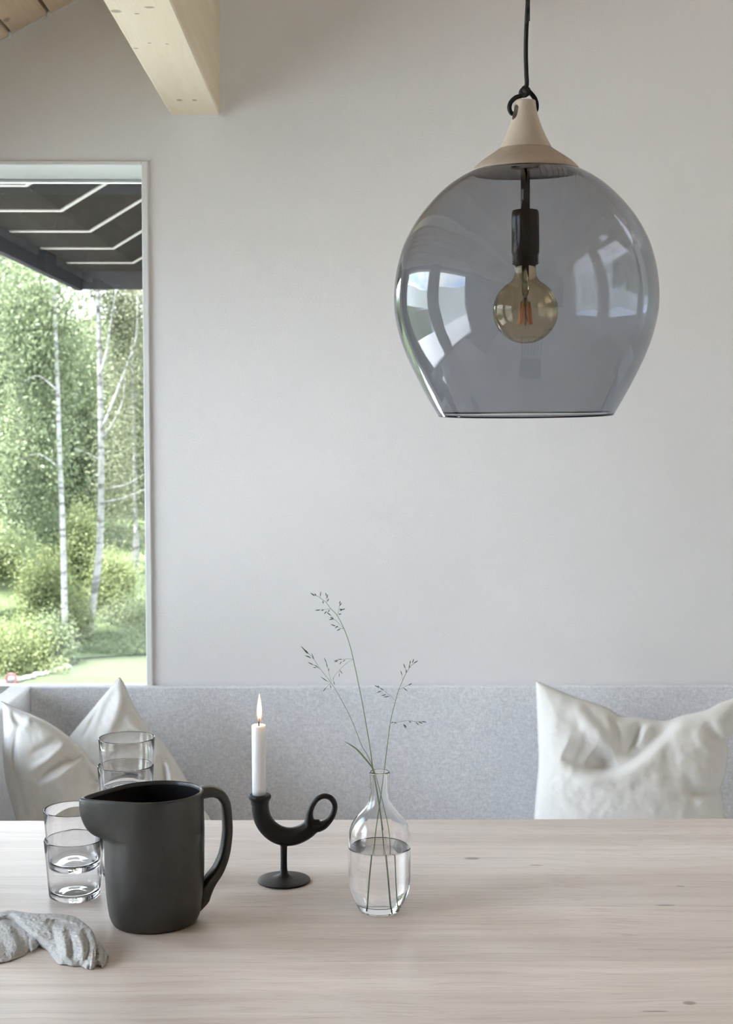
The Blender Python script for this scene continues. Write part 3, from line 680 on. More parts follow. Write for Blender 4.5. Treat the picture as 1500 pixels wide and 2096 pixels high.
cushion('cream linen cushion at the far left slumped against the sofa arm',
        [(3, 1436), (14, 1441), (38, 1452), (63, 1462), (100, 1480), (140, 1508), (167, 1533), (187, 1562), (204, 1574), (214, 1590)],
        [(50, 1742), (110, 1748), (190, 1745), (262, 1738)],
        [(3, 1436), (7, 1460), (8, 1500), (7, 1537), (9, 1570), (14, 1605), (24, 1645), (35, 1680), (50, 1742)],
        [(214, 1590), (210, 1605), (206, 1625), (212, 1650), (235, 1690), (262, 1738)],
        2.95, 2.86, .07,
        [([(38, 1480), (30, 1520), (28, 1560), (40, 1620), (55, 1680)], 8, 5, -.012), ([(30, 1500), (24, 1560), (45, 1650)], 5, 6, .006),
         ([(22, 1455), (38, 1480), (60, 1478)], 6, 8, -.008), ([(45, 1480), (65, 1470), (90, 1482)], 8, 6, .007),
         ([(55, 1580), (100, 1553), (135, 1520)], 9, 7, .010), ([(70, 1600), (105, 1575), (150, 1540)], 7, 9, -.011),
         ([(80, 1610), (120, 1590), (165, 1556)], 8, 8, .009), ([(125, 1560), (150, 1555), (172, 1540)], 8, 6, -.012),
         ([(175, 1560), (190, 1575), (205, 1600)], 8, 7, .011), ([(186, 1612), (196, 1602), (210, 1608)], 10, 6, -.018), ([(120, 1510), (90, 1530), (60, 1545)], 8, 8, -.006),
         ([(60, 1690), (90, 1650), (130, 1630)], 16, 16, -.006)], 2, CG)
cushion('cream linen cushion standing on its corner, behind the stacked glasses',
        [(245, 1387), (252, 1397), (261, 1416), (274, 1444), (294, 1477), (314, 1503), (334, 1520), (348, 1540), (364, 1565), (381, 1597)],
        [(95, 1610), (130, 1690), (200, 1742), (320, 1748), (452, 1740)],
        [(245, 1387), (236, 1396), (213, 1423), (180, 1463), (143, 1507), (112, 1550), (95, 1610)],
        [(381, 1597), (392, 1622), (410, 1650), (430, 1678), (452, 1740)],
        3.27, 3.10, .075,
        [([(205, 1440), (195, 1462), (180, 1490), (168, 1512)], 5, 4, -.010), ([(246, 1395), (244, 1440), (230, 1480), (205, 1530)], 12, 16, .010),
         ([(262, 1450), (280, 1470), (300, 1480)], 6, 6, -.006), ([(255, 1470), (280, 1490), (315, 1505)], 7, 7, .006), ([(262, 1500), (285, 1505), (310, 1520)], 7, 6, -.007),
         ([(340, 1560), (350, 1590), (352, 1620)], 8, 12, .012), ([(325, 1545), (335, 1580), (338, 1620)], 8, 8, -.012), ([(183, 1560), (200, 1590), (215, 1620)], 14, 14, -.012),
         ([(240, 1410), (215, 1450), (200, 1500)], 8, 8, -.006)], 3, CG)

# ================================================================== DINING TABLE
ZT = .75
yb_ = float(G(750, 1678, ZT)[1])
tb = empty('dining_table', (.5, 1.8, 0), 'long whitewashed oak table across the foreground', 'table')
M_table = wood('whitewashed_oak', (.69, .60, .535), (.79, .71, .65), (.52, .435, .375), 'X', 1.0, rough=.42, spec=.35, contrast=1.5, blotch=.38,
               knots=[tuple(G(966, 1757, ZT))+(.006, 2.0), tuple(G(1411, 2053, ZT))+(.0055, 1.4), tuple(G(1097, 1771, ZT))+(.0022, 5), tuple(G(1392, 1814, ZT))+(.0022, 3), tuple(G(1362, 1853, ZT))+(.0028, 5), tuple(G(1340, 2070, ZT))+(.002, 8)], knot_col=(.27, .21, .18))
_N, _L = M_table.node_tree.nodes, M_table.node_tree.links; _b = _N['Principled BSDF']; _src = _b.inputs['Base Color'].links[0].from_socket
_oi = _N.new('ShaderNodeObjectInfo'); _mm = _N.new('ShaderNodeMix'); _mm.data_type = 'RGBA'; _mm.blend_type = 'MULTIPLY'; _mm.inputs['Factor'].default_value = 1
_L.new(_src, _mm.inputs['A']); _L.new(_oi.outputs['Color'], _mm.inputs['B']); _L.new(_mm.outputs['Result'], _b.inputs['Base Color'])
by = [yb_]+[float(G(1100, y, ZT)[1]) for y in (1732, 1790, 1856, 1910, 1968, 2031)]+[1.47, 1.36, 1.27]
tones = [(.97, .96, .955), (1.05, 1.05, 1.05), (.94, .925, .915), (.985, .965, .945), (.945, .93, .915), (1.06, 1.045, 1.03), (1.0, .99, .98), (1.05, 1.03, 1.0), (.96, .95, .94)]
for (a, b_), tn in zip(zip(by[:-1], by[1:]), tones):
    o = box('board', -1.05-.5, 2.0-.5, b_-1.8, a-1.8, ZT-.034, ZT, M_table, tb); o.color = (*tn, 1)
box('edge_strip', -1.05-.5, 2.0-.5, yb_-1.8, yb_+.0025-1.8, ZT-.034, ZT-.001, M_table, tb)
for xx in (-.95, 1.9):
    for yy in (1.36, 2.24):
        bm = bmesh.new(); bx(bm, xx-.035-.5, xx+.035-.5, yy-.035-1.8, yy+.035-1.8, 0, ZT-.034, .004); bm_obj('leg', bm, M_table, tb)
box('apron', -.92-.5, 1.87-.5, 2.22-1.8, 2.245-1.8, ZT-.12, ZT-.034, M_table, tb); box('apron', -.92-.5, 1.87-.5, 1.345-1.8, 1.37-1.8, ZT-.12, ZT-.034, M_table, tb)

# ================================================================== JUG
M_stoneware = simple('dark_grey_stoneware', (.036, .033, .028), .38, spec=.5, var=.14, vscale=14, bump=.06, bscale=400)
M_jugin = simple('black_glaze', (.012, .012, .013), .22, spec=.5)
jc = G(318, 1887, ZT); sj = (jc[1]*math.cos(PITCH)+.66*math.sin(PITCH))/FPX
Hj = float(P(318, 1619.5, jc[1])[2])-ZT
AJ, BJ = 100*sj*1.02, 100*sj*.90; rotj = 20*D2R
def jug_r(th, t, off=0.0):
    """radius at angle th (0 = handle side) and height fraction t"""
    zt = [0, .012, .035, .08, .15, .25, .4, .7, 1.0]; rr = [.775, .83, .875, .915, .945, .97, .99, 1.0, .985]
    k = np.interp(t, zt, rr); a, b_ = AJ*k-off, BJ*k-off
    r = a*b_/math.sqrt((b_*math.cos(th))**2+(a*math.sin(th))**2)
    d = abs(((th-math.pi+math.pi) % (2*math.pi))-math.pi)       # angle from the spout direction (th = pi)
    beta = 50*D2R; ratio = 1.50-off*6
    bump = 0.0
    if d < beta:
        q1 = 1/math.cos(beta-d)-1; q2 = (ratio-1)-.5*d*d; bump = (AJ-off)*max(0, -math.log(math.exp(-q1*45)+math.exp(-q2*45))/45+.0)
    tt = (t-.69)/.27; s = 0 if tt <= 0 else (1 if tt >= 1 else math.sqrt(max(0, 1-(1-tt)**2)))
    sb = 0 if tt <= -.25 else (.05*((tt+.25)/.25)**2 if tt < 0 else .05); s = min(1, s*.95+sb)
    return r+bump*s
def th_fix(th): return th
def jug_d(th): return th
nj = 144; V = []; F = []; lv = [0, .004, .012, .025, .05, .08, .12, .18, .25, .33, .41, .50, .58, .64, .67, .69, .70, .715, .73, .75, .77, .80, .83, .86, .89, .92, .95, .98]
rows = [('o', t, 0) for t in lv]+[('o', .993, .0004), ('o', .999, .0014), ('o', 1.0, .0024), ('o', .998, .0034), ('o', .990, .0042), ('o', .97, .0046)]+[('o', t, .0048) for t in (.94, .9, .86, .82, .78, .74, .70, .6, .4, .2, .06)]
cent = len(rows)
for _, t, off in rows:
    for k in range(nj):
        a = 2*math.pi*k/nj; aa = (a+math.pi) % (2*math.pi)
        r = jug_r(a, t, off)
        V.append((r*math.cos(a), r*math.sin(a), t*Hj))
for j in range(len(rows)-1):
    for k in range(nj): F.append([j*nj+k, j*nj+(k+1) % nj, (j+1)*nj+(k+1) % nj, (j+1)*nj+k])
F.append(list(range(nj))[::-1]); F.append([(cent-1)*nj+k for k in range(nj)])
n_out = 31
jug = empty('jug', jc, 'dark grey stoneware jug with wide spout and strap handle', 'jug'); jug.rotation_euler = (0, 0, rotj)
body = mesh_obj('body', V, F, M_stoneware, jug)
body.data.materials.append(M_jugin)
for p in body.data.polygons:
    if p.index//nj >= 33 and len(p.vertices) == 4 or p.index == len(F)-1: p.material_index = 1
# handle traced in the vertical plane through the jug axis
dirj = np.array([math.cos(rotj), math.sin(rotj), 0]); nrm = np.array([-math.sin(rotj), math.cos(rotj), 0])
def HP(px, py):
    d = ray(px, py); t = ((jc-EYE)@nrm)/(d@nrm); p = EYE+d*t-jc; return (float(p@dirj), 0.0, float(p[2]))
hc = [(412, 1622), (422, 1620), (436, 1620), (450, 1626), (460, 1641), (464, 1668), (465, 1704), (459, 1746), (446, 1779), (430, 1802), (420, 1822), (415, 1838), (409, 1850), (401, 1862)]
hr = [13, 13, 12, 11.5, 10.5, 10, 10, 10.5, 12, 14, 15, 14, 9, 5]
cen = spline([HP(*p) for p in hc], 6); rad = np.interp(np.linspace(0, 1, len(cen)), np.linspace(0, 1, len(hr)), hr)*sj*.92
bm = bmesh.new(); rings = []
for i, p in enumerate(cen):
    t = cen[min(i+1, len(cen)-1)]-cen[max(i-1, 0)]; t /= np.linalg.norm(t); nn = np.cross(t, [0, 1, 0]); ring = []
    for k in range(24):
        a = 2*math.pi*k/24; c_, s_ = math.cos(a), math.sin(a); e = .62
        ring.append(bm.verts.new(p+nn*rad[i]*abs(c_)**e*np.sign(c_)+np.array([0, 1, 0])*.0118*abs(s_)**e*np.sign(s_)))
    rings.append(ring)
for A, B in zip(rings[:-1], rings[1:]):
    for k in range(24): bm.faces.new([A[k], A[(k+1) % 24], B[(k+1) % 24], B[k]])
bm.faces.new(rings[0]); bm.faces.new(rings[-1][::-1]); bm_obj('handle', bm, M_stoneware, jug, True)

# ================================================================== TUMBLERS
def tumbler(name, label, loc, R, H, group):
    rb = R*.86; t = .0016
    outer = [(0, .0012), (rb*.55, .0008), (rb*.80, 0), (rb*.93, .0008), (rb*.985, .003), (rb*1.0, .007)]+[(rb+(R-rb)*f, .007+(H-.0085)*f) for f in (.25, .5, .75, 1)]
    rim = [(R-t*.15, H-.0005), (R-t*.5, H), (R-t*.85, H-.0005)]
    inner = [(rb+(R-rb)*f-t, .010+(H-.0115)*f) for f in (1, .75, .5, .25, .06)]+[(rb-t*1.6, .0088), (rb-t*3.4, .0072), (rb*.6, .0066), (rb*.28, .0072), (0, .0082)]
    o = lathe_obj(name, outer+rim+inner, M_glass, None, 96, loc)
    return tag(o, label, 'glass', group)
g1 = G(153, 1834, ZT); s1 = (g1[1]*math.cos(PITCH)+.62*math.sin(PITCH))/FPX; R1 = 60.5*s1; H1 = float(P(153, 1715, g1[1])[2])-ZT
st_ = float(P(153, 1655, g1[1])[2])-ZT-H1
GG = 'stacked clear tumblers'
tumbler('tumbler', 'clear tumbler standing on the table left of the jug, under another', g1, R1, H1, GG)
tumbler('tumbler', 'clear tumbler nested in the left pair, its rim behind the spout', g1+[0, 0, st_], R1, H1, GG)
g2 = G(259, 1790, ZT); H2 = H1; top2 = float(P(260, 1509, g2[1])[2])-ZT; s2 = (top2-H2)/3; R2 = 57.3*(g2[1]*math.cos(PITCH)+.5*math.sin(PITCH))/FPX
lb = ['lowest tumbler of the tall stack, mostly hidden behind the jug', 'second tumbler from the bottom of the tall stack behind the jug',
      'tumbler below the topmost one in the tall stack behind the jug', 'topmost clear tumbler of the tall stack in front of the pointed cushion']
for i in range(4): tumbler('tumbler', lb[i], g2+[.0008*i-.001*(i == 2), 0, s2*i], R2, H2, GG)

# ================================================================== CANDLE HOLDER
M_iron = simple('cast_iron', (.015, .0115, .010), .45, spec=.3, var=.25, vscale=30, bump=.35, bscale=500)
cc = G(581, 1803, ZT); Yc = float(cc[1]); sc_ = (Yc*math.cos(PITCH)+.62*math.sin(PITCH))/FPX
def CP(zx, zy, dy=0):     # coordinates in the 4.56x close-up of the holder
    p = P(480+zx/4.56, 1400+zy/4.56, Yc+dy)-cc; return Vector(p)
ch = empty('candle_holder', cc, 'dark cast iron candle holder with curved horn body and ring handle', 'candle holder')
bm = bmesh.new(); zs = sc_/4.56
def sweep(pts, n=24, flat=1.0):
    p = spline([(*CP(a, b_), r*zs) for a, b_, r in pts], 6); tube(bm, p[:, :3].tolist(), list(p[:, 3]), n, True, flat, (0, 1, 0))
sweep([(238, 1060, 80), (239, 1110, 79), (245, 1190, 81), (268, 1270, 84), (320, 1345, 86), (395, 1400, 88), (480, 1424, 87), (565, 1418, 84), (645, 1385, 81), (712, 1340, 77), (762, 1322, 62), (805, 1305, 46)])
ring = [(700, 1310, 55), (698, 1240, 38), (708, 1180, 29), (735, 1118, 27), (778, 1068, 26), (840, 1046, 25), (902, 1068, 26), (934, 1122, 26), (930, 1185, 27), (905, 1240, 31), (865, 1288, 37), (825, 1318, 44), (775, 1335, 50)]
sweep(ring, 20, 1.25)
p0 = CP(238, 1062); t = Vector((0, 0, 1))
V_, F_ = lathe([(0, -.012), (.0125, -.012), (.0135, -.006), (.0160, -.0022), (.0165, 0), (.0158, .0022), (.0145, .003), (0, .003)], 48)
bv = [bm.verts.new(Vector(v)+CP(236, 1050)) for v in V_]
for f in F_: bm.faces.new([bv[i] for i in f])
zstem = CP(462, 1470).z; cx_ = CP(462, 1835).x; rbs = 250*zs
prof = [(0, 0), (rbs*.96, 0), (rbs, .0012), (rbs*.985, .0027), (rbs*.8, .0042), (rbs*.4, .0062), (rbs*.24, .0078), (rbs*.155, .0115), (rbs*.128, .018), (rbs*.122, .03), (rbs*.13, zstem-.006), (rbs*.18, zstem+.002), (rbs*.28, zstem+.006), (0, zstem+.01)]
V_, F_ = lathe(prof, 72); bv = [bm.verts.new(Vector((v[0]+0, v[1], v[2]))) for v in V_]
for f in F_: bm.faces.new([bv[i] for i in f])
bmesh.ops.recalc_face_normals(bm, faces=bm.faces)
hb = bm_obj('body', bm, M_iron, ch, True)
rm = hb.modifiers.new('remesh', 'REMESH'); rm.mode = 'VOXEL'; rm.voxel_size = .0009; rm.use_smooth_shade = True
smm = hb.modifiers.new('smooth', 'SMOOTH'); smm.iterations = 6; smm.factor = .5
apply_mods(hb); hb.data.polygons.foreach_set('use_smooth', [True]*len(hb.data.polygons))
# candle
cb_ = P(480+229/4.56, 1400+1040/4.56, Yc); rc = 66*zs; Hc = float(P(530, 1400+382/4.56, Yc)[2]-cb_[2])
cd = empty('candle', cb_, 'white dinner candle burning in the iron holder', 'candle')
lathe_obj('candle_stick', [(0, -.0)] + [(rc*.94, 0), (rc*.97, .01), (rc, Hc-.0025), (rc*.97, Hc-.0006), (rc*.9, Hc), (rc*.8, Hc-.001), (rc*.5, Hc-.0028), (0, Hc-.003)], M_wax, cd, 48)
M_wick = simple('charred_wick', (.01, .009, .008), .9)
bm = bmesh.new(); tube(bm, [(0, 0, Hc-.004), (.0002, 0, Hc+.004), (.0010, 0, Hc+.0075), (.0014, 0, Hc+.0095)], [.0008, .0009, .001, .0007], 8); bm_obj('wick', bm, M_wick, cd, True)
def flame_mat(name, strength, c_lo, c_hi, alpha, zlo, zhi):
    m = bpy.data.materials.new(name); m.use_nodes = True; N = m.node_tree.nodes; L = m.node_tree.links; N.clear()
    o = N.new('ShaderNodeOutputMaterial'); e = N.new('ShaderNodeEmission'); t = N.new('ShaderNodeBsdfTransparent'); x = N.new('ShaderNodeMixShader')
    tc = N.new('ShaderNodeTexCoord'); sp = N.new('ShaderNodeSeparateXYZ'); L.new(tc.outputs['Object'], sp.inputs[0])
    mr = N.new('ShaderNodeMapRange'); mr.inputs['From Min'].default_value = zlo; mr.inputs['From Max'].default_value = zhi; L.new(sp.outputs['Z'], mr.inputs['Value'])
    c = N.new('ShaderNodeMix'); c.data_type = 'RGBA'; c.inputs['A'].default_value = (*c_lo, 1); c.inputs['B'].default_value = (*c_hi, 1); L.new(mr.outputs[0], c.inputs['Factor'])
    L.new(c.outputs['Result'], e.inputs[0]); e.inputs[1].default_value = strength
    a = N.new('ShaderNodeMath'); a.operation = 'MULTIPLY_ADD'; a.inputs[1].default_value = alpha*.6; a.inputs[2].default_value = alpha*.4; a.use_clamp = True; L.new(mr.outputs[0], a.inputs[0])
    L.new(a.outputs[0], x.inputs[0]); L.new(t.outputs[0], x.inputs[1]); L.new(e.outputs[0], x.inputs[2]); L.new(x.outputs[0], o.inputs[0]); return m
zf0 = Hc+.004; Hf = 60*sc_; rf = 5.4*sc_
fo = lathe_obj('flame', [(0, 0)]+[(rf*math.sin(math.pi*f**.62)**.85*(1 if f < .5 else 1), Hf*f) for f in np.linspace(.03, .97, 22)]+[(0, Hf)], flame_mat('flame_glow', 1.6, (1, .45, .20), (1, .80, .52), .6, 0, Hf*.4), cd, 24)
fo.location = (.0010, 0, zf0); fo['label'] = 'pale yellow flame'
fi = lathe_obj('flame_core', [(0, Hf*.12)]+[(rf*.72*math.sin(math.pi*f**.62)**.85, Hf*(.12+.74*f)) for f in np.linspace(.03, .97, 22)]+[(0, Hf*.86)], flame_mat('flame_core', 3.0, (1, .72, .5), (1, .97, .9), 1.4, Hf*.05, Hf*.35), fo, 24)
fl_l = bpy.data.lights.new('candle_light', 'POINT'); fl_l.energy = .12; fl_l.color = (1, .6, .3); fl_l.shadow_soft_size = .006
flo = bpy.data.objects.new('candle_light', fl_l); C.objects.link(flo); flo.location = cb_+[0, 0, Hc+.02]

# ================================================================== VASE
vc = G(776.5, 1862, ZT); Yv = float(vc[1]); sv = (Yv*math.cos(PITCH)+.62*math.sin(PITCH))/FPX; q = sv/5.82
vz = lambda y: float(P(776, 1540+(y-12)/5.82, Yv)[2]-P(776, 1862, Yv)[2])+.002*0
vo = smooth_prof([(r*q, vz(y)) for y, r in [(1866, 246), (1850, 256), (1800, 284), (1740, 318), (1680, 344), (1600, 361), (1500, 369), (1400, 371), (1200, 372), (1060, 370), (960, 361), (880, 338), (820, 306), (760, 262), (720, 226), (660, 172), (600, 139), (520, 121), (450, 118), (300, 118), (246, 120)]], 3)
tw = .0024
vi = [(r-tw*(1 if z < vz(700) else 1.05), z) for r, z in vo if z > .019]
zr = vo[-1][1]
inner_bot = [(vi[0][0]*.985, .0155), (vi[0][0]*.94, .0128), (vi[0][0]*.84, .0112), (vi[0][0]*.5, .0108), (0, .0108)]
prof = [(0, .0016), (200*q, .0014), (222*q, 0), (236*q, 0), (243*q, .0006)]+vo+[(vo[-1][0]-tw*.2, zr+.0007), (vo[-1][0]-tw*.5, zr+.001), (vo[-1][0]-tw*.85, zr+.0007)]+vi[::-1]+inner_bot
vase = lathe_obj('vase', prof, M_glass, None, 128, vc); tag(vase, 'clear glass bottle vase half full of water holding grass stems', 'vase')
zw = vz(1135); ri = [p for p in vi if p[1] < zw]
ov = .00015
rw = np.interp(zw, [p[1] for p in vi], [p[0] for p in vi])
wprof = [(0, .0108-ov), (vi[0][0]*.5, .0108-ov), (vi[0][0]*.84+ov, .0112-ov), (vi[0][0]*.94+ov, .0128), (vi[0][0]*.985+ov, .0155)]+[(r+ov, z) for r, z in ri]+[(rw+ov, zw+.0008), (rw-.0006, zw+.0003), (rw-.002, zw), (0, zw)]
wat = lathe_obj('vase_water', wprof, M_water, None, 128, vc); tag(wat, 'clear water filling the lower half of the glass vase', 'water')

# grasses
M_stem = simple('grass_stem', (.20, .25, .13), .6, var=.2, vscale=40); M_spike = simple('grass_spikelet', (.085, .10, .07), .7, var=.4, vscale=200)
def grass(label, main, r0, r1, branches, spikes, depths):
    """main: px path from the vase foot upwards; depths: y offset per main point"""
    pts = [P(x, y, Yv+d) for (x, y), d in zip(main, depths)]; base = pts[0]
    g = empty('wild_grass', base, label, 'grass')
    bm = bmesh.new(); sp = spline(pts, 6)-base; tube(bm, sp.tolist(), list(np.linspace(r0, r1, len(sp))), 7); bm_obj('stem', bm, M_stem, g, True)
    mp = np.array(main, float); dd = lambda x, y: float(np.interp(-y, -mp[:, 1], depths))
    for b_ in branches:
        bm = bmesh.new(); tube(bm, (spline([P(x, y, Yv+dd(x, y)) for x, y in b_], 5)-base).tolist(), .00020, 5); bm_obj('branchlet', bm, M_stem, g, True)
    for (x0, y0), (x1, y1), wd in spikes:
        a = P(x0, y0, Yv+dd(x0, y0))-base; c = P(x1, y1, Yv+dd(x0, y0)+random.uniform(-.002, .002))-base
        bm = bmesh.new(); tube(bm, [(a+(c-a)*f).tolist() for f in (0, .15, .4, .7, .9, 1)], [wd*.2, wd*.7, wd, wd*.8, wd*.4, wd*.05], 6); bm_obj('spikelet', bm, M_spike, g, True)
    return g
def zz(pts, ox, oy, k): return [(ox+x/k, oy+y/k) for x, y in pts]
A_ = lambda *p: zz(p, 620, 1200, 12.5)
B_ = lambda *p: zz(p, 600, 1310, 10.714)
C_ = lambda *p: zz(p, 750, 1330, 10.714)
def sk(fn, lst, wd): return [(*fn(a, b_), wd) for a, b_ in lst]
grass('tallest grass stem, arching left above the vase with dark spikelets',
      [(793, 1858), (789, 1790), (784, 1720), (776, 1650), (764, 1579), (757, 1530), (748, 1476), (739, 1426), (723, 1350), (715, 1318), (704, 1287), (690, 1260), (677, 1246), (668, 1234), (654, 1223), (636, 1214)], .0009, .00022,
      [A_((1045, 1080), (940, 980), (850, 880), (780, 830), (720, 760)), A_((1045, 1090), (960, 1075), (900, 1050), (830, 1020)), A_((1030, 1085), (990, 1080), (955, 1090)), A_((720, 575), (600, 590), (440, 605)),
       A_((880, 745), (900, 680), (930, 520), (945, 440)), A_((610, 420), (606, 340), (600, 260)), A_((440, 300), (441, 280), (440, 260)), B_((1320, 420), (1180, 415), (1080, 430)), B_((1320, 420), (1180, 500), (1030, 640), (920, 770), (840, 900)), B_((1030, 640), (1012, 700), (1010, 745)), B_((885, 820), (884, 860), (887, 900))],
      sk(A_, [((300, 250), (190, 165)), ((340, 240), (295, 185)), ((440, 260), (455, 135)), ((505, 370), (525, 450)), ((600, 260), (580, 165)), ((615, 310), (635, 205)), ((625, 390), (660, 310)), ((440, 605), (305, 618)), ((530, 600), (470, 630)), ((600, 640), (540, 715)), ((680, 600), (640, 670)), ((720, 755), (600, 660)), ((780, 825), (690, 795)), ((790, 835), (660, 858)), ((830, 1020), (710, 975)), ((900, 1015), (815, 1075)), ((955, 1090), (865, 1140)), ((935, 450), (948, 375)), ((935, 505), (990, 420)), ((930, 590), (1010, 590)), ((1000, 600), (1080, 575)), ((940, 630), (1020, 595)), ((910, 720), (980, 705))], .00068)
      + sk(B_, [((1070, 425), (985, 425)), ((1000, 440), (890, 460)), ((970, 465), (900, 480)), ((1060, 470), (1015, 540)), ((1140, 435), (1085, 480)), ((1025, 665), (1080, 745)), ((1010, 740), (1008, 810)), ((885, 900), (905, 990))], .00055),
      [.004, .003, .001, 0, -.002, 0, .003, .005, .008, .009, .01, .01, .01, .01, .01, .01])
grass('grass stem leaning left, ending in a feathery green head',
      [(801, 1850), (800, 1800), (797, 1712), (785, 1650), (768, 1585), (754, 1550), (740, 1526), (730, 1500), (716, 1466), (696, 1428), (678, 1398), (656, 1370), (642, 1349), (630, 1336), (617, 1323)], .0006, .0002,
      [B_((820, 880), (780, 700), (740, 560)), B_((800, 930), (775, 915), (750, 905)), B_((590, 645), (560, 620), (500, 580), (450, 550)), B_((800, 960), (760, 1010), (725, 1045)), B_((820, 940), (810, 970), (806, 990))],
      sk(B_, [((340, 310), (165, 135)), ((310, 300), (215, 190)), ((330, 290), (265, 215)), ((400, 400), (250, 335)), ((365, 375), (290, 345)), ((460, 440), (400, 285)), ((450, 550), (315, 485)), ((560, 620), (470, 545)), ((510, 605), (430, 602)), ((730, 500), (675, 385)), ((750, 610), (720, 480)), ((775, 690), (785, 610)), ((750, 910), (600, 805)), ((805, 990), (835, 1065)), ((725, 1045), (650, 1130))], .00058),
      [.008, .006, .004, .002, -.001, -.003, -.006, -.008, -.011, -.014, -.016, -.018, -.019, -.02, -.02])
grass('grass stem leaning right, with side sprays and pale anthers',
      [(757, 1856), (761, 1790), (768, 1710), (777, 1645), (786, 1579), (792, 1530), (799, 1478), (805, 1451), (810, 1432), (816, 1412), (824, 1393), (831, 1378), (840, 1364), (847, 1358), (855, 1352.5)], .0008, .00022,
      [C_((710, 870), (800, 830), (915, 780)), C_((630, 1110), (520, 1010), (375, 895), (290, 830)), C_((525, 1600), (700, 1585), (890, 1555), (1040, 1570), (1205, 1578)), C_((795, 670), (785, 610), (780, 560)), C_((870, 510), (860, 450), (850, 410)), C_((800, 832), (806, 834), (812, 838)), C_((940, 400), (945, 360), (950, 320))],
      sk(C_, [((1035, 295), (1130, 240)), ((1005, 295), (1035, 195)), ((950, 320), (965, 230)), ((930, 400), (950, 310)), ((850, 410), (810, 305)), ((865, 505), (875, 430)), ((780, 560), (750, 460)), ((915, 780), (1000, 735)), ((810, 835), (905, 910)), ((375, 890), (290, 830)), ((290, 830), (175, 785)), ((275, 835), (255, 780)), ((330, 900), (220, 945)), ((425, 980), (320, 1010)), ((500, 1020), (370, 1040)), ((545, 1610), (585, 1575)), ((600, 1595), (660, 1610)), ((935, 1565), (980, 1600)), ((1080, 1585), (1150, 1655)), ((1140, 1580), (1240, 1620)), ((1205, 1575), (1320, 1585)), ((810, 1630), (860, 1725)), ((830, 1640), (880, 1710))], .00065),
      [-.004, -.003, -.001, 0, .002, .003, .005, .006, .007, .008, .008, .008, .008, .008, .008])
# narrow leaf blade
pts = [P(x, y, Yv+d) for x, y, d in [(784, 1700, .001), (775, 1640, 0), (764, 1579, -.002), (757, 1565, -.004), (748, 1554, -.006), (738, 1542, -.008), (728, 1532, -.01), (716, 1524, -.012), (704, 1517, -.014)]]
bm = bmesh.new(); sp = spline(pts, 5)-pts[0]; ws = np.interp(np.linspace(0, 1, len(sp)), [0, .3, .6, .85, 1], [.0005, .0010, .0011, .0008, .0001]); tube(bm, sp.tolist(), list(ws), 8, True, .35, (0, 1, 0))
o = bm_obj('meadow_grass', bm, M_stem, None, True); o.location = pts[0]; tag(o, 'single bent green grass blade pointing left from the vase mouth', 'grass')

# ================================================================== LINEN CLOTH
napk = empty('linen_napkin', G(60, 1930, ZT), 'crumpled stone-grey linen napkin on the table at the left', 'napkin')
nb = np.array(napk.location)
FOLD = .32
def drape(name, low, high, zlow, zhigh, folds, seed, nu=150, nv=70, noise_amp=.0010, back=.25):
    A = resample(spline(low, 6), nu); B = resample(spline(high, 6), nu)
    zl = np.interp(np.linspace(0, 1, nu), np.linspace(0, 1, len(zlow)), zlow); zh = np.interp(np.linspace(0, 1, nu), np.linspace(0, 1, len(zhigh)), zhigh)
    V = []; v_ = np.linspace(0, 1, nv)
    Q = (A[None]*(1-v_[:, None, None])+B[None]*v_[:, None, None]).reshape(-1, 2); vv = np.repeat(v_, nu); 
    z = (zl[None]+(zh-zl)[None]*np.sin(v_*math.pi/2)[:, None]**.9).ravel(); e = np.clip(np.minimum(vv, 1-vv)*12, .25, 1)
    z = z+wrinkle(Q, folds)*e+noise_amp*e*vnoise(np.stack([Q[:, 0]*.035, Q[:, 1]*.05, np.full(len(Q), seed)], 1), 1.0, 3)+.0005*vnoise(np.stack([Q[:, 0]*.15, Q[:, 1]*.2, np.full(len(Q), seed)], 1), 1.0, 2)
    z = np.maximum(z, .0012); W = G(Q[:, 0], Q[:, 1], ZT+z).reshape(nv, nu, 3)
    # roll the far side down to the table
    last = W[-1]; extra = []; nb_ = 8
    for k in range(1, nb_+1):
        a = k/nb_*math.pi/2; r = last.copy(); h = last[:, 2]-ZT; r[:, 1] += .6*h*math.sin(a)+.001*k; r[:, 2] = ZT+h*math.cos(a)+.0006; extra.append(r)
    W = np.concatenate([W, np.array(extra)]); nr = len(W)
    F = [[j*nu+i, j*nu+i+1, (j+1)*nu+i+1, (j+1)*nu+i] for j in range(nr-1) for i in range(nu-1)]
    o = mesh_obj(name, W.reshape(-1, 3)-nb, F, M_napkin, napk)
    m = o.modifiers.new('s', 'SOLIDIFY'); m.thickness = .0012; m.offset = -1
    return o, W
drape('back_fold', [(-60, 1985), (-20, 1976), (0, 1970), (18, 1966), (32, 1961), (45, 1957), (56, 1949), (60, 1944), (64, 1948), (72, 1943), (80, 1936), (92, 1925)], [(-60, 1880), (-20, 1872), (0, 1868), (20, 1868), (45, 1872), (70, 1880), (95, 1890)],
      [.001, .001, .002, .002, .001, .003, .001], [.012, .012, .014, .016, .016, .015, .012], [([(0, 1885), (30, 1915), (32, 1960)], 10, 8, .006), ([(20, 1900), (45, 1925), (60, 1940)], 8, 10, -.006), ([(-10, 1905), (10, 1935), (12, 1965)], 7, 7, -.004)], 4.0)
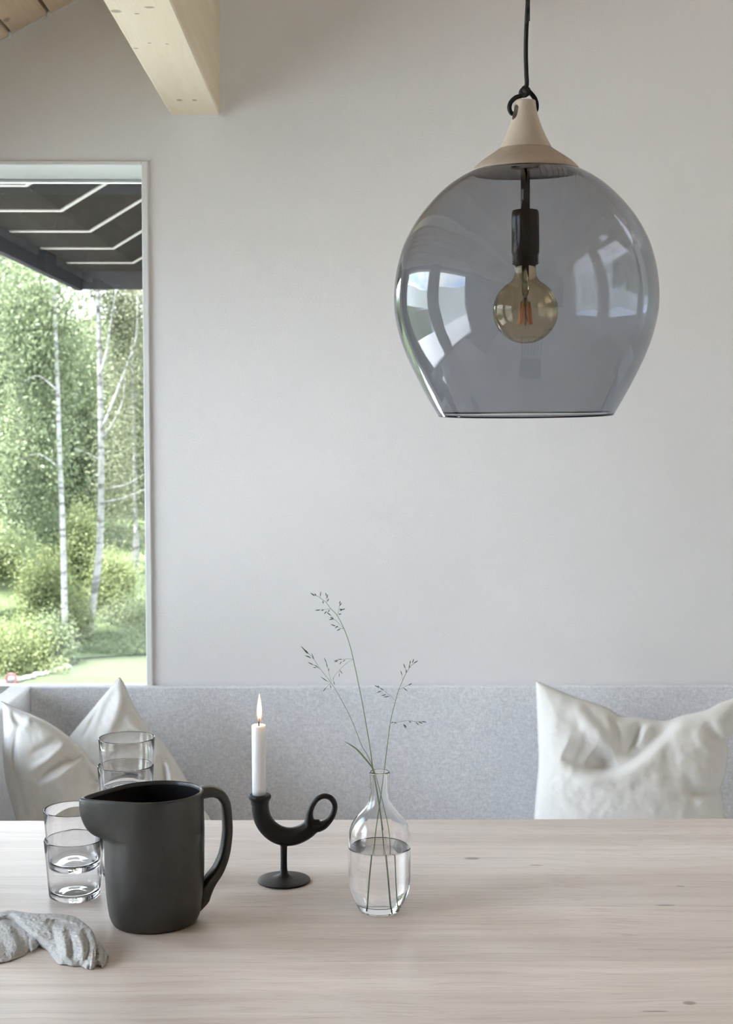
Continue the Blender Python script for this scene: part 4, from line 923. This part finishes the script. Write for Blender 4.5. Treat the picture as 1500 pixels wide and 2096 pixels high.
drape('top_fold', [(-60, 1895), (-20, 1888), (0, 1884), (25, 1888), (42, 1902), (60, 1918), (80, 1936), (97, 1946), (106, 1958), (120, 1973), (134, 1974), (147, 1977), (160, 1977), (170, 1979), (176, 1983), (184, 1981), (194, 1975)],
      [(-60, 1862), (-20, 1868), (0, 1869), (16, 1865), (34, 1867), (52, 1870), (70, 1872), (87, 1872), (108, 1872), (130, 1874), (148, 1878), (160, 1884), (172, 1893), (182, 1902), (190, 1914), (194, 1928), (197, 1938)],
      [.010, .012, .012, .010, .008, .006, .001, .001, .001, .002, .001, .001], [.014, .018, .024, .027, .028, .028, .027, .026, .023, .018],
      [([(20, 1880), (60, 1900), (95, 1930), (110, 1960)], 9, 9, .007), ([(95, 1885), (130, 1888), (168, 1897)], 5, 6, -.006), ([(85, 1880), (125, 1878), (165, 1890)], 5, 5, .005), ([(105, 1890), (112, 1925), (122, 1968)], 6, 6, -.005),
       ([(125, 1895), (132, 1930), (138, 1970)], 7, 6, .006), ([(140, 1900), (148, 1935), (150, 1975)], 5, 5, -.006), ([(155, 1905), (168, 1935), (168, 1975)], 6, 6, .006), ([(170, 1900), (182, 1930), (178, 1975)], 5, 5, -.006), ([(60, 1878), (58, 1890), (80, 1905)], 7, 7, -.004)], 9.0)
drape('corner_fold', [(180, 1982), (186, 1984), (193, 1981), (198, 1976), (204, 1978), (210, 1980), (215, 1975), (218, 1968), (219, 1960)], [(186, 1950), (191, 1938), (196, 1930), (200, 1929), (206, 1934), (211, 1941), (215, 1947), (218, 1952), (219, 1958)],
      [.001]*6, [.012, .016, .018, .016, .012, .009, .004], [([(192, 1940), (196, 1955), (192, 1975)], 3, 3, -.006), ([(200, 1935), (205, 1955), (202, 1972)], 3, 3, .004), ([(208, 1945), (211, 1960), (208, 1974)], 3, 3, -.004)], 12.0, 60, 40, .002)

# ================================================================== PENDANT LAMP
YP = 1.90; sp_ = (YP*math.cos(PITCH)-.0)/FPX
rimc = P(1075.5, 849, YP); pz = lambda y: float(P(1075, y, YP)[2]-rimc[2])      # photo row -> height above the shade's rim
pen = empty('pendant_lamp', rimc, 'smoked glass globe pendant with turned wood top and black cord', 'lamp'); pen.rotation_euler = (.030, -.012, 0)
M_smoke = glass('smoked_glass', (.765, .775, .795), 1.45)
def rpx(px, y): return px*(YP*math.cos(PITCH)-(pz(y)+rimc[2]-1.41)*math.sin(PITCH))/FPX      # half width in photo pixels -> metres at that height
go = smooth_prof([(rpx(r/2.5, 150+y/2.5), pz(150+y/2.5)) for y, r in [(1744, 448), (1725, 460), (1650, 503), (1550, 556), (1450, 603), (1350, 640), (1250, 664), (1180, 671), (1100, 670), (1000, 657), (900, 630), (830, 600), (760, 560), (700, 516), (640, 463), (590, 410), (550, 356), (520, 304), (500, 258), (486, 208), (478, 150), (474, 100), (472, 75)]], 4)
tg = .0026
def offset_in(pr, d):
    o = []
    for i, (r, z) in enumerate(pr):
        a = pr[max(i-1, 0)]; b_ = pr[min(i+1, len(pr)-1)]; tx, tz = b_[0]-a[0], b_[1]-a[1]; l = math.hypot(tx, tz); o.append((r-d*tz/l, z+d*tx/l))
    return o
gi = offset_in(go, tg)
gprof = go+[((go[-1][0]+gi[-1][0])/2-.0008, (go[-1][1]+gi[-1][1])/2)]+gi[::-1]+[(gi[0][0]+.0004, -.0004+gi[0][1]-.0006), ((go[0][0]+gi[0][0])/2, go[0][1]-.0022), (go[0][0]-.0003, go[0][1]-.0012), go[0]]
V_, F_ = lathe(gprof, 160)
bm = bmesh.new(); bv = [bm.verts.new(v) for v in V_]
for f in F_: bm.faces.new([bv[i] for i in f])
bmesh.ops.remove_doubles(bm, verts=bm.verts, dist=1e-6); shade = bm_obj('glass_shade', bm, M_smoke, pen, True)
# wooden cap
k6 = sp_/6.25; cz = lambda y: pz(160+y/6.25)
disc_o = smooth_prof([(rpx(r/6.25, 160+y/6.25), cz(y)) for y, r in [(1198, 684), (1170, 668), (1130, 628), (1080, 570), (1030, 500), (985, 432), (950, 380), (917, 338)]], 4)
cap_disc = [(0, cz(930)), (disc_o[-1][0]*.4, cz(930))]
dprof = [(.010, disc_o[0][1]+.0165), (.030, disc_o[0][1]+.0150), (.052, disc_o[0][1]+.0095), (.066, disc_o[0][1]+.0015), (.0700, disc_o[0][1]-.0004)]+disc_o+[(.010, disc_o[-1][1]), (.010, disc_o[0][1]+.0165)]
V_, F_ = lathe(dprof, 96); bm = bmesh.new(); bv = [bm.verts.new(v) for v in V_]
for f in F_: bm.faces.new([bv[i] for i in f])
bmesh.ops.remove_doubles(bm, verts=bm.verts, dist=1e-6); bm_obj('wood_collar', bm, M_beech2, pen, True)
neck = smooth_prof([(rpx(r/6.25, 160+y/6.25), cz(y)) for y, r in [(914, 335), (880, 318), (820, 286), (760, 257), (680, 222), (600, 192), (520, 166), (440, 147), (370, 137), (322, 131)]], 4)
npf = [(0, neck[0][1]-.0006), (neck[0][0]*.99, neck[0][1]-.0006)]+neck+[(neck[-1][0]*.93, cz(312)), (neck[-1][0]*.6, cz(309)), (0, cz(309))]
nk = lathe_obj('wood_neck', npf, M_beech, pen, 96)
bm = bmesh.new()      # slot for the cord, right through the neck
zt_ = cz(309)
Vs = []
for k in range(24):
    a = 2*math.pi*k/24; s_ = 1 if math.sin(a) >= 0 else -1; Vs.append((.0058*math.cos(a), zt_-.016+(.0042*s_ if True else 0)+.0058*math.sin(a)))
a_ = [bm.verts.new((-.06, y, z)) for y, z in Vs]; b__ = [bm.verts.new((.06, y, z)) for y, z in Vs]
bm.faces.new(a_); bm.faces.new(b__[::-1])
for i in range(24): bm.faces.new([a_[i], b__[i], b__[(i+1) % 24], a_[(i+1) % 24]])
cut = bm_obj('cutter', bm, M_beech, pen); cut.rotation_euler = (0, 0, 24*D2R)
bo = nk.modifiers.new('b', 'BOOLEAN'); bo.operation = 'DIFFERENCE'; bo.object = cut; bo.solver = 'EXACT'
bpy.context.view_layer.update(); apply_mods(nk); bpy.data.objects.remove(cut)
nk.data.polygons.foreach_set('use_smooth', [True]*len(nk.data.polygons))
try: nk.data.set_sharp_from_angle(angle=35*D2R)
except Exception: pass
# rod, lamp holder, thread rings
def pl(name, pr, m, par=pen, n=48): return lathe_obj(name, pr, m, par, n)
rr_ = 9.3*sp_
pl('rod', [(0, pz(434)), (rr_, pz(434)), (rr_, pz(350)), (0, pz(350))], M_black)
rh = 28*sp_
sock = pl('lamp_holder', [(0, pz(430.5)), (rh*.72, pz(430.5)), (rh*.90, pz(432)), (rh*.97, pz(436)), (rh, pz(446)), (rh*1.01, pz(519)), (rh*.96, pz(520)), (rh*.94, pz(520.5)), (0, pz(520.5))][::-1], M_black)
th_ = []
for i in range(5):
    y = 521+i*4.4; th_ += [(rh*.90, pz(y)), (rh*.97, pz(y+.9)), (rh*.98, pz(y+2.2)), (rh*.90, pz(y+3.2))]
sk_ = pl('thread_ring', [(0, pz(519.6))]+[(rh*.90, pz(519.6))]+th_+[(rh*.88, pz(543)), (rh*.80, pz(544)), (0, pz(544))], M_black, sock)
# bulb
M_amber = glass('amber_glass', (.955, .895, .79), 1.42)
rg = 66*sp_; zc2 = pz(637)
bo_ = [(21*sp_, pz(544)), (21.5*sp_, pz(556)), (23*sp_, pz(567)), (29*sp_, pz(576))]+[(rg*math.sin(a), zc2+rg*math.cos(a)) for a in np.linspace(33*D2R, math.pi, 26)]
bo_ = smooth_prof(bo_[:-1], 2)+[(0, zc2-rg)]
bi_ = [(max(0, r-.0007), z+(.0007 if z < zc2-rg*.6 else 0)) for r, z in bo_[:-1]]+[(0, zc2-rg+.0007)]
bulb = pl('bulb', bo_[::-1]+bi_, M_amber, pen, 72)
bulb['label'] = 'amber glass globe bulb, unlit'
M_clear = glass('bulb_stem_glass', (1, .99, .95), 1.45); M_fil = simple('orange_filament', (.85, .27, .07), .5); M_wire = simple('support_wire', (.35, .30, .24), .4, metal=.8)
pl('bulb_stem', [(0, pz(545)), (7.5*sp_, pz(545)), (6.5*sp_, pz(600)), (4*sp_, pz(607)), (2*sp_, pz(640)), (2.2*sp_, pz(652)), (0, pz(653))][::-1], M_clear, bulb, 24)
for k in range(8):
    a = 2*math.pi*k/8+.3; bm = bmesh.new(); r1_, r2_ = 9*sp_, 14*sp_
    tube(bm, [(r1_*math.cos(a), r1_*math.sin(a), pz(619)), (r2_*math.cos(a+.25), r2_*math.sin(a+.25), pz(664))], .0009, 8); bm_obj('filament', bm, M_fil, bulb, True)
bm = bmesh.new()
for k in range(8):
    a = 2*math.pi*k/8+.3; tube(bm, [(0, 0, pz(610)), (9*sp_*math.cos(a), 9*sp_*math.sin(a), pz(619))], .0003, 5); tube(bm, [(0, 0, pz(655)), (14*sp_*math.cos(a+.25), 14*sp_*math.sin(a+.25), pz(664))], .0003, 5)
tube(bm, [(0, 0, pz(612)), (0, 0, pz(672))], .0004, 6); bm_obj('support_wire', bm, M_wire, bulb, True)
# cord: hangs from the ceiling, knotted in a loop through the neck (built in the lamp's own frame)
Mi = (Matrix.Translation(rimc) @ pen.rotation_euler.to_matrix().to_4x4()).inverted()
def LP(px, py, d=0): return Mi @ Vector(P(px, py, YP+d))
rcd = 4.5*sp_
xr = float(P(1079, 20, YP)[0]); zroof = ZE+SL*(xr-XL)
up = [Mi @ Vector((xr+.002, YP, zroof)), LP(1081, -80), LP(1080, 0), LP(1077, 60), LP(1076, 110), LP(1077, 150), LP(1078, 170), LP(1076, 184, -.003)]
ymid = math.tan(24*D2R)
bm = bmesh.new(); tube(bm, spline(up, 8).tolist(), rcd, 12)
bm_obj('cord', bm, M_cord, pen, True)
loop = [LP(1078, 183, -.004), LP(1087, 192, -.004), LP(1095, 203, -.002), LP(1098, 215, .002), LP(1096, 227, .006), LP(1086, 231, .005), LP(1068, 231, .0), LP(1057, 232, -.004), LP(1047, 232, -.010), LP(1042.5, 222, -.013), LP(1045, 210, -.013), LP(1055, 200, -.011), LP(1067, 196, -.007), LP(1076, 191, -.006), LP(1079, 184, -.003), LP(1075, 179, .0), LP(1070, 182, .001)]
bm = bmesh.new(); tube(bm, spline(loop, 8).tolist(), rcd*1.02, 12); bm_obj('cord_loop', bm, M_cord, pen, True)
knot = [LP(1074, 196, -.008), LP(1082, 190, -.006), LP(1080, 182, 0), LP(1073, 181, .004), LP(1067, 186, 0), LP(1066, 192, -.005), LP(1072, 196, -.008), LP(1078, 191, -.009), LP(1074, 184, -.007), LP(1068, 183, -.006)]
bm = bmesh.new(); tube(bm, spline(knot, 6).tolist(), rcd*.95, 10); bm_obj('cord_knot', bm, M_cord, pen, True)

# ================================================================== CHAIR on the near side of the table (seen mirrored in the lamp)
M_chair = simple('black_lacquered_wood', (.03, .028, .027), .45)
chx, chy = .22, 1.02
chair = empty('spindle_chair', (chx, chy, 0), 'dark spindle-back chair at the near side of the table, mirrored in the lamp', 'chair')
box('seat', -.21, .21, -.20, .20, .43, .455, M_chair, chair, .008)
for sx2 in (-1, 1):
    for sy2 in (-1, 1):
        bm = bmesh.new(); tube(bm, [(sx2*.17, sy2*.16, .435), (sx2*.20, sy2*.20, 0)], [.016, .011], 12); bm_obj('leg', bm, M_chair, chair, True)
    bm = bmesh.new(); tube(bm, [(sx2*.18, -.18, .44), (sx2*.19, -.25, .80)], [.013, .010], 10); bm_obj('back_post', bm, M_chair, chair, True)
for k in range(5):
    xk = -.12+.06*k; bm = bmesh.new(); tube(bm, [(xk, -.185, .45), (xk*1.05, -.245, .78)], .006, 8); bm_obj('spindle', bm, M_chair, chair, True)
bm = bmesh.new(); tube(bm, [(-.20, -.247, .79), (0, -.262, .80), (.20, -.247, .79)], .016, 10, True, .6); bm_obj('top_rail', bm, M_chair, chair, True)
